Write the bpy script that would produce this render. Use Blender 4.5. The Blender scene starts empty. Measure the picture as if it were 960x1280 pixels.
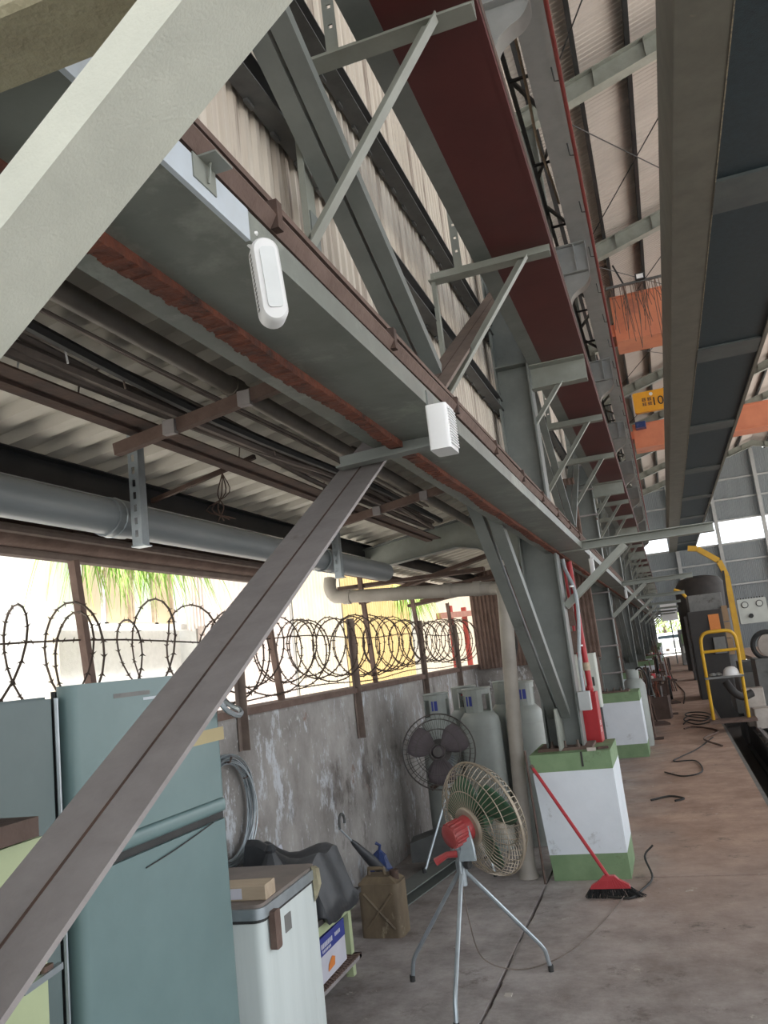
import bpy, math, random
from mathutils import Vector, Matrix
random.seed(7)
C = bpy.context.scene.collection
PI = math.pi

# ------------------------------------------------------------------ camera, light, exposure
def set_camera():
    yaw, pit, rol = .31076, .17725, -.11305
    cy, sy, cp, sp, cr, sr = math.cos(yaw), math.sin(yaw), math.cos(pit), math.sin(pit), math.cos(rol), math.sin(rol)
    fw = Vector((-sy*cp, cy*cp, sp)); rt = Vector((cy, sy, 0)); up = rt.cross(fw)
    r2 = rt*cr + up*sr; u2 = up*cr - rt*sr
    cd = bpy.data.cameras.new('camera'); cd.sensor_fit = 'VERTICAL'; cd.sensor_height = 32; cd.sensor_width = 24
    cd.lens = 1032/1280*32; cd.clip_start = .02; cd.clip_end = 400
    o = bpy.data.objects.new('camera', cd); C.objects.link(o)
    m = Matrix((r2, u2, -fw)).transposed().to_4x4(); m.translation = (0, 0, 1.6)
    o.matrix_world = m; bpy.context.scene.camera = o
set_camera()
w = bpy.data.worlds.new('sky'); bpy.context.scene.world = w; w.use_nodes = True
bg = w.node_tree.nodes['Background']; bg.inputs[0].default_value = (.90, .95, 1, 1); bg.inputs[1].default_value = 1.55
sd = bpy.data.lights.new('sun_offscreen', 'SUN'); sd.energy = 11.5; sd.angle = .12; sd.color = (1, .97, .93)
so = bpy.data.objects.new('sun_offscreen', sd); C.objects.link(so); so.rotation_euler = Vector((-.21, .05, -.975)).to_track_quat('-Z', 'Y').to_euler()
vs = bpy.context.scene.view_settings
vs.view_transform = 'Standard'; vs.look = 'None'; vs.exposure = .58; vs.gamma = 1; vs.use_curve_mapping = False

# ------------------------------------------------------------------ materials
def mat(name, c1, c2=None, scale=6, rough=.6, metal=0, bump=.0, c3=None, s3=2.0, t3=.6, stretch=(1, 1, 1), detail=6, spec=.4, fine=0):
    m = bpy.data.materials.new(name); m.use_nodes = True
    nt = m.node_tree; N = nt.nodes; L = nt.links; b = N['Principled BSDF']
    b.inputs['Roughness'].default_value = rough; b.inputs['Metallic'].default_value = metal
    b.inputs['Specular IOR Level'].default_value = spec
    if c2 is None: c2 = tuple(v*.8 for v in c1)
    tc = N.new('ShaderNodeTexCoord'); mp = N.new('ShaderNodeMapping'); mp.inputs['Scale'].default_value = stretch
    L.new(tc.outputs['Object'], mp.inputs[0])
    n = N.new('ShaderNodeTexNoise'); n.inputs['Scale'].default_value = scale; n.inputs['Detail'].default_value = detail; n.inputs['Roughness'].default_value = .62
    L.new(mp.outputs[0], n.inputs['Vector'])
    r = N.new('ShaderNodeValToRGB'); r.color_ramp.elements[0].position = .35; r.color_ramp.elements[1].position = .68
    r.color_ramp.elements[0].color = (*c1, 1); r.color_ramp.elements[1].color = (*c2, 1)
    L.new(n.outputs[0], r.inputs[0]); col = r.outputs[0]
    if c3 is not None:
        n3 = N.new('ShaderNodeTexNoise'); n3.inputs['Scale'].default_value = s3; n3.inputs['Detail'].default_value = 8; n3.inputs['Roughness'].default_value = .7
        L.new(mp.outputs[0], n3.inputs['Vector'])
        r3 = N.new('ShaderNodeValToRGB'); r3.color_ramp.elements[0].position = t3; r3.color_ramp.elements[1].position = min(t3+.1, 1)
        L.new(n3.outputs[0], r3.inputs[0])
        mx = N.new('ShaderNodeMixRGB'); L.new(r3.outputs[0], mx.inputs[0]); L.new(col, mx.inputs[1]); mx.inputs[2].default_value = (*c3, 1); col = mx.outputs[0]
    L.new(col, b.inputs['Base Color'])
    if bump:
        nb = N.new('ShaderNodeTexNoise'); nb.inputs['Scale'].default_value = fine or scale*6; nb.inputs['Detail'].default_value = 5
        L.new(mp.outputs[0], nb.inputs['Vector'])
        bp = N.new('ShaderNodeBump'); bp.inputs['Strength'].default_value = bump; bp.inputs['Distance'].default_value = .01
        L.new(nb.outputs[0], bp.inputs['Height']); L.new(bp.outputs[0], b.inputs['Normal'])
    return m
RUST = (.16, .07, .04)
M = {}
M['brace'] = mat('pale_green_paint', (.60, .61, .53), (.53, .54, .47), 12, .42, bump=.14, c3=(.30, .22, .13), s3=9, t3=.685, fine=320)
M['olive'] = mat('olive_weathered_paint', (.36, .335, .225), (.26, .23, .15), 14, .6, bump=.35, c3=(.17, .07, .025), s3=8, t3=.585, fine=120)
M['steel'] = mat('grey_green_steel_paint', (.185, .20, .188), (.145, .157, .148), 5, .42, bump=.06, c3=(.09, .094, .087), s3=2.5, t3=.64)
M['steel_l'] = mat('light_grey_green_paint', (.275, .288, .255), (.22, .23, .20), 6, .42, bump=.06, c3=(.15, .13, .10), s3=3, t3=.66)
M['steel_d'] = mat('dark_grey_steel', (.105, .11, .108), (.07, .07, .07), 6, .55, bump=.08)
M['girder'] = mat('light_grey_girder_paint', (.43, .445, .445), (.365, .38, .38), 4, .45, c3=(.26, .265, .26), s3=2, t3=.68)
M['dusty'] = mat('dusty_grey_brown_steel', (.30, .275, .27), (.245, .222, .218), 14, .7, bump=.12, c3=(.19, .165, .155), s3=5, t3=.64)
M['dusty_b'] = mat('dusty_brown_steel', (.20, .155, .13), (.145, .11, .095), 10, .8, bump=.15)
M['beam'] = mat('grey_green_beam_paint', (.20, .215, .192), (.145, .155, .137), 5, .42, bump=.06, c3=(.27, .285, .25), s3=3.6, t3=.545)
M['beam_side'] = mat('bleached_blue_grey_paint', (.56, .62, .68), (.48, .52, .55), 6, .5, bump=.08, c3=(.34, .34, .30), s3=5, t3=.62)
M['pipe_d'] = mat('dark_dusty_conduit', (.17, .145, .12), (.11, .095, .08), 7, .55)
M['chip'] = mat('chipped_pale_edge', (.30, .26, .18), (.10, .10, .085), 22, .7)
M['rust'] = mat('flaking_red_rust', (.19, .062, .036), (.085, .035, .026), 26, .9, bump=.9, c3=(.045, .03, .026), s3=11, t3=.56, fine=70)
M['rust_d'] = mat('dark_brown_rust', (.10, .06, .045), (.06, .042, .036), 9, .85, bump=.3)
M['rust_m'] = mat('brown_rusted_steel', (.17, .115, .095), (.115, .075, .06), 8, .85, bump=.3)
M['siding'] = mat('weathered_cream_sheet', (.60, .545, .47), (.45, .39, .33), 2.4, .65, c3=(.215, .17, .14), s3=1.9, t3=.56, stretch=(1, 6, .2))
M['roof'] = mat('pale_roof_sheet', (.46, .415, .38), (.41, .37, .34), 1.5, .7, stretch=(.4, 3, 1))
M['annex_roof'] = mat('grey_cream_sheet', (.58, .55, .48), (.48, .45, .39), 2.5, .6, c3=(.30, .26, .21), s3=1.8, t3=.60, stretch=(.6, 3, 1))
M['black'] = mat('black_steel', (.022, .024, .026), (.035, .035, .036), 6, .5)
M['deck'] = mat('dark_red_deck_paint', (.105, .028, .027), (.085, .023, .023), 3, .5, bump=.05)
M['deck_lip'] = mat('salmon_lip_paint', (.38, .19, .15), (.30, .14, .11), 6, .6)
M['red'] = mat('red_paint', (.42, .025, .03), (.33, .02, .025), 6, .4)
M['redrod'] = mat('red_conductor_paint', (.33, .05, .04), (.26, .04, .035), 5, .5)
M['orange'] = mat('orange_crane_paint', (.66, .245, .135), (.56, .20, .115), 2, .5, c3=(.42, .16, .11), s3=1, t3=.60)
M['yellow'] = mat('yellow_safety_paint', (.72, .42, .03), (.60, .33, .03), 5, .45)
M['sign'] = mat('yellow_orange_sign_paint', (.78, .38, .03), (.70, .32, .03), 2, .5)
M['runway'] = mat('olive_grey_runway_paint', (.125, .125, .105), (.095, .095, .08), 3, .6, c3=(.17, .155, .12), s3=5, t3=.66)
M['plate'] = mat('dark_blue_plate_paint', (.014, .032, .042), (.010, .022, .030), 16, .6, bump=.2, c3=(.04, .055, .058), s3=12, t3=.66)
M['crossbar'] = mat('grey_blue_bar_paint', (.075, .09, .09), (.055, .066, .07), 3, .6)
M['white'] = mat('white_plastic', (.80, .80, .80), (.74, .74, .74), 4, .35)
M['lens'] = mat('frosted_lamp_lens', (.72, .74, .74), (.66, .68, .68), 20, .15)
M['slot'] = mat('dark_slot', (.10, .10, .10), (.07, .07, .07), 5, .8)
M['galv'] = mat('galvanised_steel', (.42, .47, .50), (.33, .37, .40), 14, .35, .6)
M['duct'] = mat('grey_plastic_pipe', (.22, .245, .26), (.17, .19, .205), 4, .42, c3=(.13, .14, .15), s3=2, t3=.62, stretch=(3, .4, 3))
M['pvc'] = mat('dusty_pvc_pipe', (.35, .32, .28), (.27, .245, .215), 5, .5, c3=(.16, .14, .12), s3=3, t3=.62)
M['cable'] = mat('dusty_cable', (.20, .165, .14), (.13, .105, .09), 9, .8)
M['cable_k'] = mat('black_cable', (.02, .02, .02), (.035, .033, .03), 9, .6)
M['green'] = mat('green_pedestal_paint', (.215, .315, .175), (.165, .255, .135), 6, .7, bump=.2, c3=(.10, .12, .075), s3=4, t3=.60)
M['pedwhite'] = mat('white_wash_paint', (.72, .77, .82), (.65, .70, .75), 3, .65, bump=.15, c3=(.42, .445, .46), s3=5.5, t3=.60)
M['teal'] = mat('teal_enamel', (.155, .235, .238), (.13, .20, .203), 3, .32, c3=(.075, .115, .12), s3=34, t3=.725)
M['teal_d'] = mat('grey_teal_enamel', (.125, .168, .168), (.10, .138, .14), 3, .4, c3=(.08, .11, .112), s3=20, t3=.70)
M['lime'] = mat('pale_green_enamel', (.44, .50, .30), (.38, .44, .26), 6, .5, c3=(.19, .15, .07), s3=12, t3=.68)
M['freezer'] = mat('white_enamel_rusting', (.66, .72, .71), (.60, .66, .65), 3, .4, c3=(.30, .24, .18), s3=2.2, t3=.66, stretch=(5, 5, .5))
M['lid'] = mat('dusty_brown_lid', (.22, .185, .165), (.17, .145, .13), 8, .7)
M['gasket'] = mat('black_rubber', (.03, .03, .03), (.045, .045, .045), 8, .7)
M['wood'] = mat('dusty_pale_wood', (.46, .37, .27), (.37, .29, .21), 4, .8, stretch=(1, 6, 6))
M['wood_d'] = mat('dark_brown_board', (.13, .09, .075), (.09, .062, .05), 8, .85, bump=.4)
M['tape'] = mat('yellowed_tape', (.42, .35, .19), (.37, .30, .16), 5, .6)
M['tarp'] = mat('dark_grey_plastic_sheet', (.035, .038, .043), (.055, .058, .064), 9, .38, bump=.3, fine=14)
M['bluebag'] = mat('blue_plastic_bag', (.022, .04, .13), (.05, .08, .22), 30, .3)
M['boxblue'] = mat('blue_print_card', (.045, .06, .30), (.035, .05, .25), 5, .5)
M['boxwhite'] = mat('white_print_card', (.62, .62, .70), (.55, .55, .62), 5, .5)
M['can'] = mat('filthy_plastic_can', (.20, .155, .10), (.105, .078, .052), 7, .55, c3=(.46, .40, .28), s3=5, t3=.60, stretch=(1, 1, .5))
M['cyl'] = mat('grey_cylinder_paint', (.35, .38, .36), (.29, .31, .29), 4, .45, c3=(.17, .165, .145), s3=3, t3=.62)
M['wire'] = mat('tan_wire_guard', (.40, .34, .27), (.30, .25, .19), 8, .45, .3)
M['wire_d'] = mat('dark_wire_guard', (.09, .08, .075), (.06, .055, .05), 8, .6)
M['blade_g'] = mat('green_fan_blade', (.06, .13, .075), (.045, .10, .055), 5, .3)
M['blade_d'] = mat('dusty_purple_blade', (.12, .10, .108), (.085, .07, .077), 7, .8)
M['motor'] = mat('red_motor_paint', (.40, .045, .05), (.30, .07, .065), 7, .35)
M['bristle'] = mat('black_bristle', (.015, .015, .015), (.03, .03, .03), 40, .8)
M['broom'] = mat('red_plastic', (.48, .05, .06), (.42, .04, .05), 8, .4)
M['razor'] = mat('dark_rusty_wire', (.05, .038, .032), (.085, .06, .045), 20, .7, .3)
M['stucco'] = mat('white_stucco', (.80, .80, .78), (.72, .72, .70), 18, .85, bump=.4)
M['ext_pink'] = mat('pale_pink_sheet', (.74, .66, .62), (.66, .57, .53), 2, .7)
M['ext_cream'] = mat('cream_sheet', (.76, .70, .58), (.68, .61, .49), 2, .7)
M['ext_yel'] = mat('yellow_sheet', (.72, .55, .28), (.62, .46, .22), 2, .7)
M['pane'] = mat('beige_window_pane', (.52, .42, .27), (.45, .40, .30), 1.5, .25)
M['pane2'] = mat('pale_green_pane', (.55, .60, .52), (.48, .53, .46), 1.5, .25)
M['leaf'] = mat('bright_green_leaf', (.20, .42, .06), (.34, .50, .12), 9, .5)
M['leaf2'] = mat('dry_leaf', (.40, .38, .16), (.30, .26, .12), 9, .6)
M['gable'] = mat('blue_grey_sheet', (.30, .335, .35), (.25, .28, .295), 1.2, .6)
M['machine'] = mat('dark_machine_paint', (.05, .045, .042), (.035, .033, .032), 4, .6)
M['machine_g'] = mat('grey_machine_paint', (.22, .22, .21), (.15, .15, .145), 5, .6, c3=(.08, .07, .06), s3=4, t3=.58)
M['panelw'] = mat('cream_panel_paint', (.58, .60, .55), (.50, .52, .48), 5, .5)
M['cardboard'] = mat('brown_cardboard', (.36, .24, .14), (.30, .20, .12), 5, .7)
M['orange_p'] = mat('orange_plastic', (.75, .25, .05), (.68, .22, .05), 5, .4)
M['block'] = mat('dirty_white_block', (.55, .50, .45), (.42, .37, .33), 6, .8)
M['bolt'] = mat('rusty_bolt', (.16, .12, .10), (.10, .075, .06), 20, .6, .3)
M['hose_g'] = mat('grey_flex_conduit', (.38, .41, .43), (.31, .34, .36), 30, .5)
M['foliage'] = mat('pale_green_foliage', (.24, .32, .11), (.33, .38, .16), 6, .7)
M['ground'] = mat('outdoor_concrete', (.62, .60, .56), (.54, .52, .48), 2, .9)

def floor_mat():
    m = bpy.data.materials.new('stained_concrete_floor'); m.use_nodes = True
    nt = m.node_tree; N = nt.nodes; L = nt.links; b = N['Principled BSDF']; b.inputs['Roughness'].default_value = .78
    b.inputs['Specular IOR Level'].default_value = .25
    tc = N.new('ShaderNodeTexCoord')
    def noise(s, d=8, r=.65):
        n = N.new('ShaderNodeTexNoise'); n.inputs['Scale'].default_value = s; n.inputs['Detail'].default_value = d; n.inputs['Roughness'].default_value = r
        L.new(tc.outputs['Object'], n.inputs['Vector']); return n.outputs[0]
    def ramp(src, p0, p1, a=(0, 0, 0), bcol=(1, 1, 1)):
        r = N.new('ShaderNodeValToRGB'); r.color_ramp.elements[0].position = p0; r.color_ramp.elements[1].position = p1
        r.color_ramp.elements[0].color = (*a, 1); r.color_ramp.elements[1].color = (*bcol, 1); L.new(src, r.inputs[0]); return r.outputs[0]
    def mix(f, a, b_):
        x = N.new('ShaderNodeMixRGB'); L.new(f, x.inputs[0])
        for i, v in ((1, a), (2, b_)):
            if isinstance(v, tuple): x.inputs[i].default_value = (*v, 1)
            else: L.new(v, x.inputs[i])
        return x.outputs[0]
    grey = ramp(noise(2.6, 11, .72), .36, .66, (.225, .20, .19), (.46, .425, .41))
    brown = ramp(noise(2.0, 11, .72), .36, .66, (.33, .22, .17), (.54, .39, .31))
    # iron dust lies on the aisle side of the slab, with a wandering border
    sx = N.new('ShaderNodeSeparateXYZ'); L.new(tc.outputs['Object'], sx.inputs[0])
    a1 = N.new('ShaderNodeMath'); a1.operation = 'MULTIPLY_ADD'; L.new(noise(1.2, 4), a1.inputs[0]); a1.inputs[1].default_value = 1.1; L.new(sx.outputs[0], a1.inputs[2])
    mr = N.new('ShaderNodeMapRange'); mr.inputs[1].default_value = -.45; mr.inputs[2].default_value = .35; L.new(a1.outputs[0], mr.inputs[0])
    my = N.new('ShaderNodeMapRange'); my.inputs[1].default_value = 3.6; my.inputs[2].default_value = 7.0; L.new(sx.outputs[1], my.inputs[0])
    mm = N.new('ShaderNodeMath'); mm.operation = 'MULTIPLY'; L.new(mr.outputs[0], mm.inputs[0]); L.new(my.outputs[0], mm.inputs[1])
    col = mix(mm.outputs[0], grey, brown)
    col = mix(ramp(noise(3.1, 12, .78), .57, .68), col, (.16, .135, .12))
    col = mix(ramp(noise(5.5, 12, .78), .61, .67), col, (.58, .53, .48))
    col = mix(ramp(noise(26, 4, .6), .70, .76), col, (.07, .06, .055))
    L.new(col, b.inputs['Base Color'])
    bp = N.new('ShaderNodeBump'); bp.inputs['Strength'].default_value = .25; bp.inputs['Distance'].default_value = .01
    L.new(noise(30), bp.inputs['Height']); L.new(bp.outputs[0], b.inputs['Normal'])
    return m
M['floor'] = floor_mat()

def wall_mat():
    m = bpy.data.materials.new('peeling_concrete_wall'); m.use_nodes = True
    nt = m.node_tree; N = nt.nodes; L = nt.links; b = N['Principled BSDF']; b.inputs['Roughness'].default_value = .85
    tc = N.new('ShaderNodeTexCoord')
    def noise(s, st=(1, 1, 1), d=9, r=.68):
        mp = N.new('ShaderNodeMapping'); mp.inputs['Scale'].default_value = st; L.new(tc.outputs['Object'], mp.inputs[0])
        n = N.new('ShaderNodeTexNoise'); n.inputs['Scale'].default_value = s; n.inputs['Detail'].default_value = d; n.inputs['Roughness'].default_value = r
        L.new(mp.outputs[0], n.inputs['Vector']); return n.outputs[0]
    def ramp(src, p0, p1, a=(0, 0, 0), c=(1, 1, 1)):
        r = N.new('ShaderNodeValToRGB'); r.color_ramp.elements[0].position = p0; r.color_ramp.elements[1].position = p1
        r.color_ramp.elements[0].color = (*a, 1); r.color_ramp.elements[1].color = (*c, 1); L.new(src, r.inputs[0]); return r.outputs[0]
    def mix(f, a, c):
        x = N.new('ShaderNodeMixRGB'); L.new(f, x.inputs[0])
        for i, v in ((1, a), (2, c)):
            if isinstance(v, tuple): x.inputs[i].default_value = (*v, 1)
            else: L.new(v, x.inputs[i])
        return x.outputs[0]
    col = ramp(noise(1.3, (1, 1, .8)), .34, .66, (.17, .155, .145), (.43, .41, .39))
    col = mix(ramp(noise(4.6, (1, 1.2, .6), 12, .78), .545, .60), col, (.50, .52, .55))
    col = mix(ramp(noise(1.9, (1, 1.4, .8), 11, .74), .55, .66), col, (.115, .10, .092))
    col = mix(ramp(noise(7, (1, 1, .6), 10), .63, .67), col, (.25, .18, .15))
    col = mix(ramp(noise(15, (1, 1, .7), 10, .75), .60, .64), col, (.47, .47, .46))
    L.new(col, b.inputs['Base Color'])
    bp = N.new('ShaderNodeBump'); bp.inputs['Strength'].default_value = .4; bp.inputs['Distance'].default_value = .012
    L.new(noise(9, d=10), bp.inputs['Height']); L.new(bp.outputs[0], b.inputs['Normal'])
    return m
M['wall'] = wall_mat()

# ------------------------------------------------------------------ mesh helpers
V = Vector
class MB:
    def __init__(s): s.v = []; s.f = []
    def add(s, vs, fs):
        o = len(s.v); s.v += [tuple(p) for p in vs]; s.f += [tuple(i+o for i in f) for f in fs]; return s
    def box(s, a, b):
        (x0, y0, z0), (x1, y1, z1) = a, b
        x0, x1 = min(x0, x1), max(x0, x1); y0, y1 = min(y0, y1), max(y0, y1); z0, z1 = min(z0, z1), max(z0, z1)
        return s.add([(x0,y0,z0),(x1,y0,z0),(x1,y1,z0),(x0,y1,z0),(x0,y0,z1),(x1,y0,z1),(x1,y1,z1),(x0,y1,z1)],
                     [(0,3,2,1),(4,5,6,7),(0,1,5,4),(1,2,6,5),(2,3,7,6),(3,0,4,7)])
    def cbox(s, c, d): return s.box([c[i]-d[i]/2 for i in range(3)], [c[i]+d[i]/2 for i in range(3)])
    def rbox(s, a, b, r, seg=2, axis=2):
        """box with its four edges along the axis rounded"""
        lo = [min(a[i], b[i]) for i in range(3)]; hi = [max(a[i], b[i]) for i in range(3)]
        i, j = [k for k in range(3) if k != axis]
        pts = []
        for (cx, cy, a0) in ((hi[i]-r, hi[j]-r, 0), (lo[i]+r, hi[j]-r, PI/2), (lo[i]+r, lo[j]+r, PI), (hi[i]-r, lo[j]+r, 1.5*PI)):
            for k in range(seg+1):
                t = a0 + PI/2*k/seg; pts.append((cx+r*math.cos(t), cy+r*math.sin(t)))
        n = len(pts); vs = []
        for h in (lo[axis], hi[axis]):
            for p in pts:
                q = [0, 0, 0]; q[i], q[j], q[axis] = p[0], p[1], h; vs.append(q)
        fs = [(k, (k+1) % n, n+(k+1) % n, n+k) for k in range(n)]
        fs += [tuple(range(n-1, -1, -1)), tuple(range(n, 2*n))]
        return s.add(vs, fs)
    def ext(s, prof, p0, p1, up=(0, 0, 1)):
        """polygon profile (side, up) swept straight from p0 to p1"""
        p0, p1, up = V(p0), V(p1), V(up); d = (p1-p0).normalized(); sd = d.cross(up).normalized(); u = sd.cross(d)
        n = len(prof); vs = [p0+sd*a+u*b for a, b in prof]+[p1+sd*a+u*b for a, b in prof]
        fs = [(k, (k+1) % n, n+(k+1) % n, n+k) for k in range(n)]+[tuple(range(n-1, -1, -1)), tuple(range(n, 2*n))]
        return s.add(vs, fs)
    def bar(s, p0, p1, w, h, up=(0, 0, 1)): return s.ext([(-w/2,-h/2),(w/2,-h/2),(w/2,h/2),(-w/2,h/2)], p0, p1, up)
    def tube(s, pts, r, n=6, closed=False, cap=True):
        pts = [V(p) for p in pts]; m = len(pts); o = len(s.v); prev = None
        rr = r if isinstance(r, (list, tuple)) else [r]*m
        for i, p in enumerate(pts):
            if closed: t = pts[(i+1) % m]-pts[i-1]
            else: t = pts[min(i+1, m-1)]-pts[max(i-1, 0)]
            t.normalize()
            if prev is None:
                a = V((0, 0, 1)) if abs(t.z) < .9 else V((1, 0, 0)); x = t.cross(a).normalized()
            else:
                x = (prev-t*prev.dot(t)); x = x.normalized() if x.length > 1e-6 else t.orthogonal().normalized()
            prev = x; y = t.cross(x)
            for k in range(n):
                q = p+(x*math.cos(2*PI*k/n)+y*math.sin(2*PI*k/n))*rr[i]; s.v.append(tuple(q))
        for i in range(m if closed else m-1):
            a = o+i*n; b = o+((i+1) % m)*n
            for k in range(n): s.f.append((a+k, a+(k+1) % n, b+(k+1) % n, b+k))
        if cap and not closed:
            s.f.append(tuple(o+k for k in range(n-1, -1, -1))); s.f.append(tuple(o+(m-1)*n+k for k in range(n)))
        return s
    def lathe(s, prof, n=20, o=(0, 0, 0), ax=(0, 0, 1)):
        o = V(o); ax = V(ax).normalized(); x = ax.orthogonal().normalized(); y = ax.cross(x); b = len(s.v); m = len(prof)
        for r, h in prof:
            for k in range(n): s.v.append(tuple(o+ax*h+(x*math.cos(2*PI*k/n)+y*math.sin(2*PI*k/n))*r))
        for i in range(m-1):
            for k in range(n): s.f.append((b+i*n+k, b+i*n+(k+1) % n, b+(i+1)*n+(k+1) % n, b+(i+1)*n+k))
        s.f.append(tuple(b+k for k in range(n-1, -1, -1))); s.f.append(tuple(b+(m-1)*n+k for k in range(n)))
        return s
    def build(s, name, m, parent=None, smooth=False, loc=None):
        me = bpy.data.meshes.new(name); me.from_pydata(s.v, [], s.f); me.update()
        import bmesh
        bm = bmesh.new(); bm.from_mesh(me); bmesh.ops.recalc_face_normals(bm, faces=bm.faces); bm.to_mesh(me); bm.free()
        if smooth:
            me.polygons.foreach_set('use_smooth', [True]*len(me.polygons))
            try: me.set_sharp_from_angle(angle=.7)
            except Exception: pass
        me.materials.append(M[m] if isinstance(m, str) else m)
        o = bpy.data.objects.new(name, me); C.objects.link(o)
        if loc is not None: o.location = loc
        if parent is not None: o.parent = parent
        return o
def tag(o, label=None, cat=None, group=None, kind=None):
    if label: o['label'] = label
    if cat: o['category'] = cat
    if group: o['group'] = group
    if kind: o['kind'] = kind
    return o
def empty(name, loc=(0, 0, 0), rz=0):
    o = bpy.data.objects.new(name, None); C.objects.link(o); o.location = loc; o.rotation_euler = (0, 0, rz); o.empty_display_size = .1; return o
def thing(name, label, cat, loc=(0, 0, 0), rz=0, group=None): return tag(empty(name, loc, rz), label, cat, group)
def struct(name, loc=(0, 0, 0)): return tag(empty(name, loc), kind='structure')
def copy_tree(o, parent=None):
    c = o.copy(); C.objects.link(c)
    if parent is not None: c.parent = parent
    for ch in list(o.children): copy_tree(ch, c)
    return c
def inst(o, parent, loc):
    c = o.copy(); C.objects.link(c); c.parent = parent; c.location = loc; return c
def perf(m, x0, x1, y0, y1, z0, z1, holes, axis, hw0, hw1):
    """upright plate with square holes cut right through; holes = [(za, zb)], hw0..hw1 across the width axis"""
    def b(u0, u1, za, zb):
        if axis == 'x': m.box((u0, y0, za), (u1, y1, zb))
        else: m.box((x0, u0, za), (x1, u1, zb))
    lo, hi = (x0, x1) if axis == 'x' else (y0, y1)
    b(lo, hw0, z0, z1); b(hw1, hi, z0, z1); z = z0
    for za, zb in holes: b(hw0, hw1, z, za); z = zb
    b(hw0, hw1, z, z1); return m
def cprof(w, h, t):   # channel, open towards +side
    return [(-w/2,-h/2),(w/2,-h/2),(w/2,-h/2+t),(-w/2+t,-h/2+t),(-w/2+t,h/2-t),(w/2,h/2-t),(w/2,h/2),(-w/2,h/2)]
def lprof(w, h, t): return [(0,0),(w,0),(w,t),(t,t),(t,h),(0,h)]
def hprof(w, h, tw, tf):
    return [(-w/2,-h/2),(w/2,-h/2),(w/2,-h/2+tf),(tw/2,-h/2+tf),(tw/2,h/2-tf),(w/2,h/2-tf),(w/2,h/2),(-w/2,h/2),(-w/2,h/2-tf),(-tw/2,h/2-tf),(-tw/2,-h/2+tf),(-w/2,-h/2+tf)]
def curve_pts(ctrl, n=8):
    """Catmull-Rom through control points"""
    P = [V(p) for p in ctrl]; P = [P[0]*2-P[1]]+P+[P[-1]*2-P[-2]]; out = []
    for i in range(1, len(P)-2):
        for k in range(n):
            t = k/n; a, b, c, d = P[i-1], P[i], P[i+1], P[i+2]
            out.append(.5*((2*b)+(c-a)*t+(2*a-5*b+4*c-d)*t*t+(3*b-a-3*c+d)*t**3))
    out.append(P[-2]); return out
def text_mesh(name, body, size, m, parent, mw):
    cu = bpy.data.curves.new(name, 'FONT'); cu.body = body; cu.size = size; cu.extrude = .004; cu.align_x = 'CENTER'; cu.align_y = 'CENTER'
    t = bpy.data.objects.new(name, cu); C.objects.link(t)
    dg = bpy.context.evaluated_depsgraph_get(); me = bpy.data.meshes.new_from_object(t.evaluated_get(dg))
    bpy.data.objects.remove(t); me.materials.clear(); me.materials.append(M[m])
    o = bpy.data.objects.new(name, me); C.objects.link(o); o.parent = parent; o.matrix_local = mw; return o
BAY = 5.6; Y0 = .63; NCOL = 10; YEND = 53.0; XC = -.82
COLY = [Y0+BAY*i for i in range(NCOL)]

# ------------------------------------------------------------------ floor
fl = struct('floor')
ys = [-6, 6.02, 11.9, 17.5, 23.1, 28.7, 34.3, 39.9, 45.5, YEND]
for i in range(len(ys)-1):
    m = MB(); m.box((-1.035, ys[i]+.014, -.2), (.56, ys[i+1]-.014, 0)); m.build('slab', 'floor', fl)
for a, b in ((-6, 9.0), (9.0, 24), (24, 40), (40, YEND)):
    MB().box((-2.36, a+.005, -.2), (-1.06, b-.005, 0)).build('slab', 'floor', fl)
# ragged crack between the two slab rows
m = MB(); k = 0; y = -1.0
while y < 6.6:
    a = .012*math.sin(y*5)+random.uniform(-.006, .006)
    m.box((-1.0345, y, -.10), (-1.046+a*.6, y+.06, -.004)); y += .06
m.build('joint_edge', 'floor', fl)
MB().box((-2.4, -6, -.3), (.56, YEND, -.03)).build('joint_bed', 'dusty_b', fl)
MB().box((.56, -6, -.75), (3.2, YEND, -.6)).build('trench_bottom', 'machine', fl)
MB().box((3.2, -6, -.2), (13, YEND, 0)).build('slab', 'floor', fl)
MB().box((.5605, -6, -.6), (.60, YEND, -.004)).build('trench_kerb', 'machine_g', fl)

# ------------------------------------------------------------------ perimeter wall, outdoor ground
pw = struct('wall_perimeter')
MB().box((-2.5, -4, -.05), (-2.33, 10.5, 1.385)).build('concrete_wall', 'wall', pw)
MB().box((-2.53, -4, 1.385), (-2.30, 10.5, 1.425)).build('coping', 'rust_m', pw)
MB().box((-2.33, 10.3, -.02), (-1.3, 10.45, 1.40)).build('return_wall', 'wall', pw)
# corrugated partition above and beside the return wall
def corr(L, H, pitch, dep, th=.004, axis='y'):
    """corrugated sheet: width L along local y, height H along local z, relief along x"""
    prof = []; n = int(round(L/pitch))
    for i in range(n):
        a = i*pitch
        prof += [(a, 0), (a+pitch*.40, 0), (a+pitch*.52, dep), (a+pitch*.88, dep)]
    prof.append((n*pitch, 0))
    k = len(prof); vs = [(x, y, z) for z in (0, H) for y, x in prof]
    return vs, [(i, i+1, k+i+1, k+i) for i in range(k-1)]
part = struct('wall_back')
for i in range(3):
    o = MB().add(*corr(.5, 2.2, .05, .014)).build('sheet', 'rust_m', part); o.location = (-2.28+i*.5, 10.28, 1.2); o.rotation_euler = (0, 0, -PI/2)
    o.location = (-2.3+i*.5, 10.27, 1.36)
gd = MB().box((-14, -6, -.3), (-2.5, YEND+10, -.06)).build('floor_yard', 'ground'); tag(gd, kind='structure')
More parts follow.
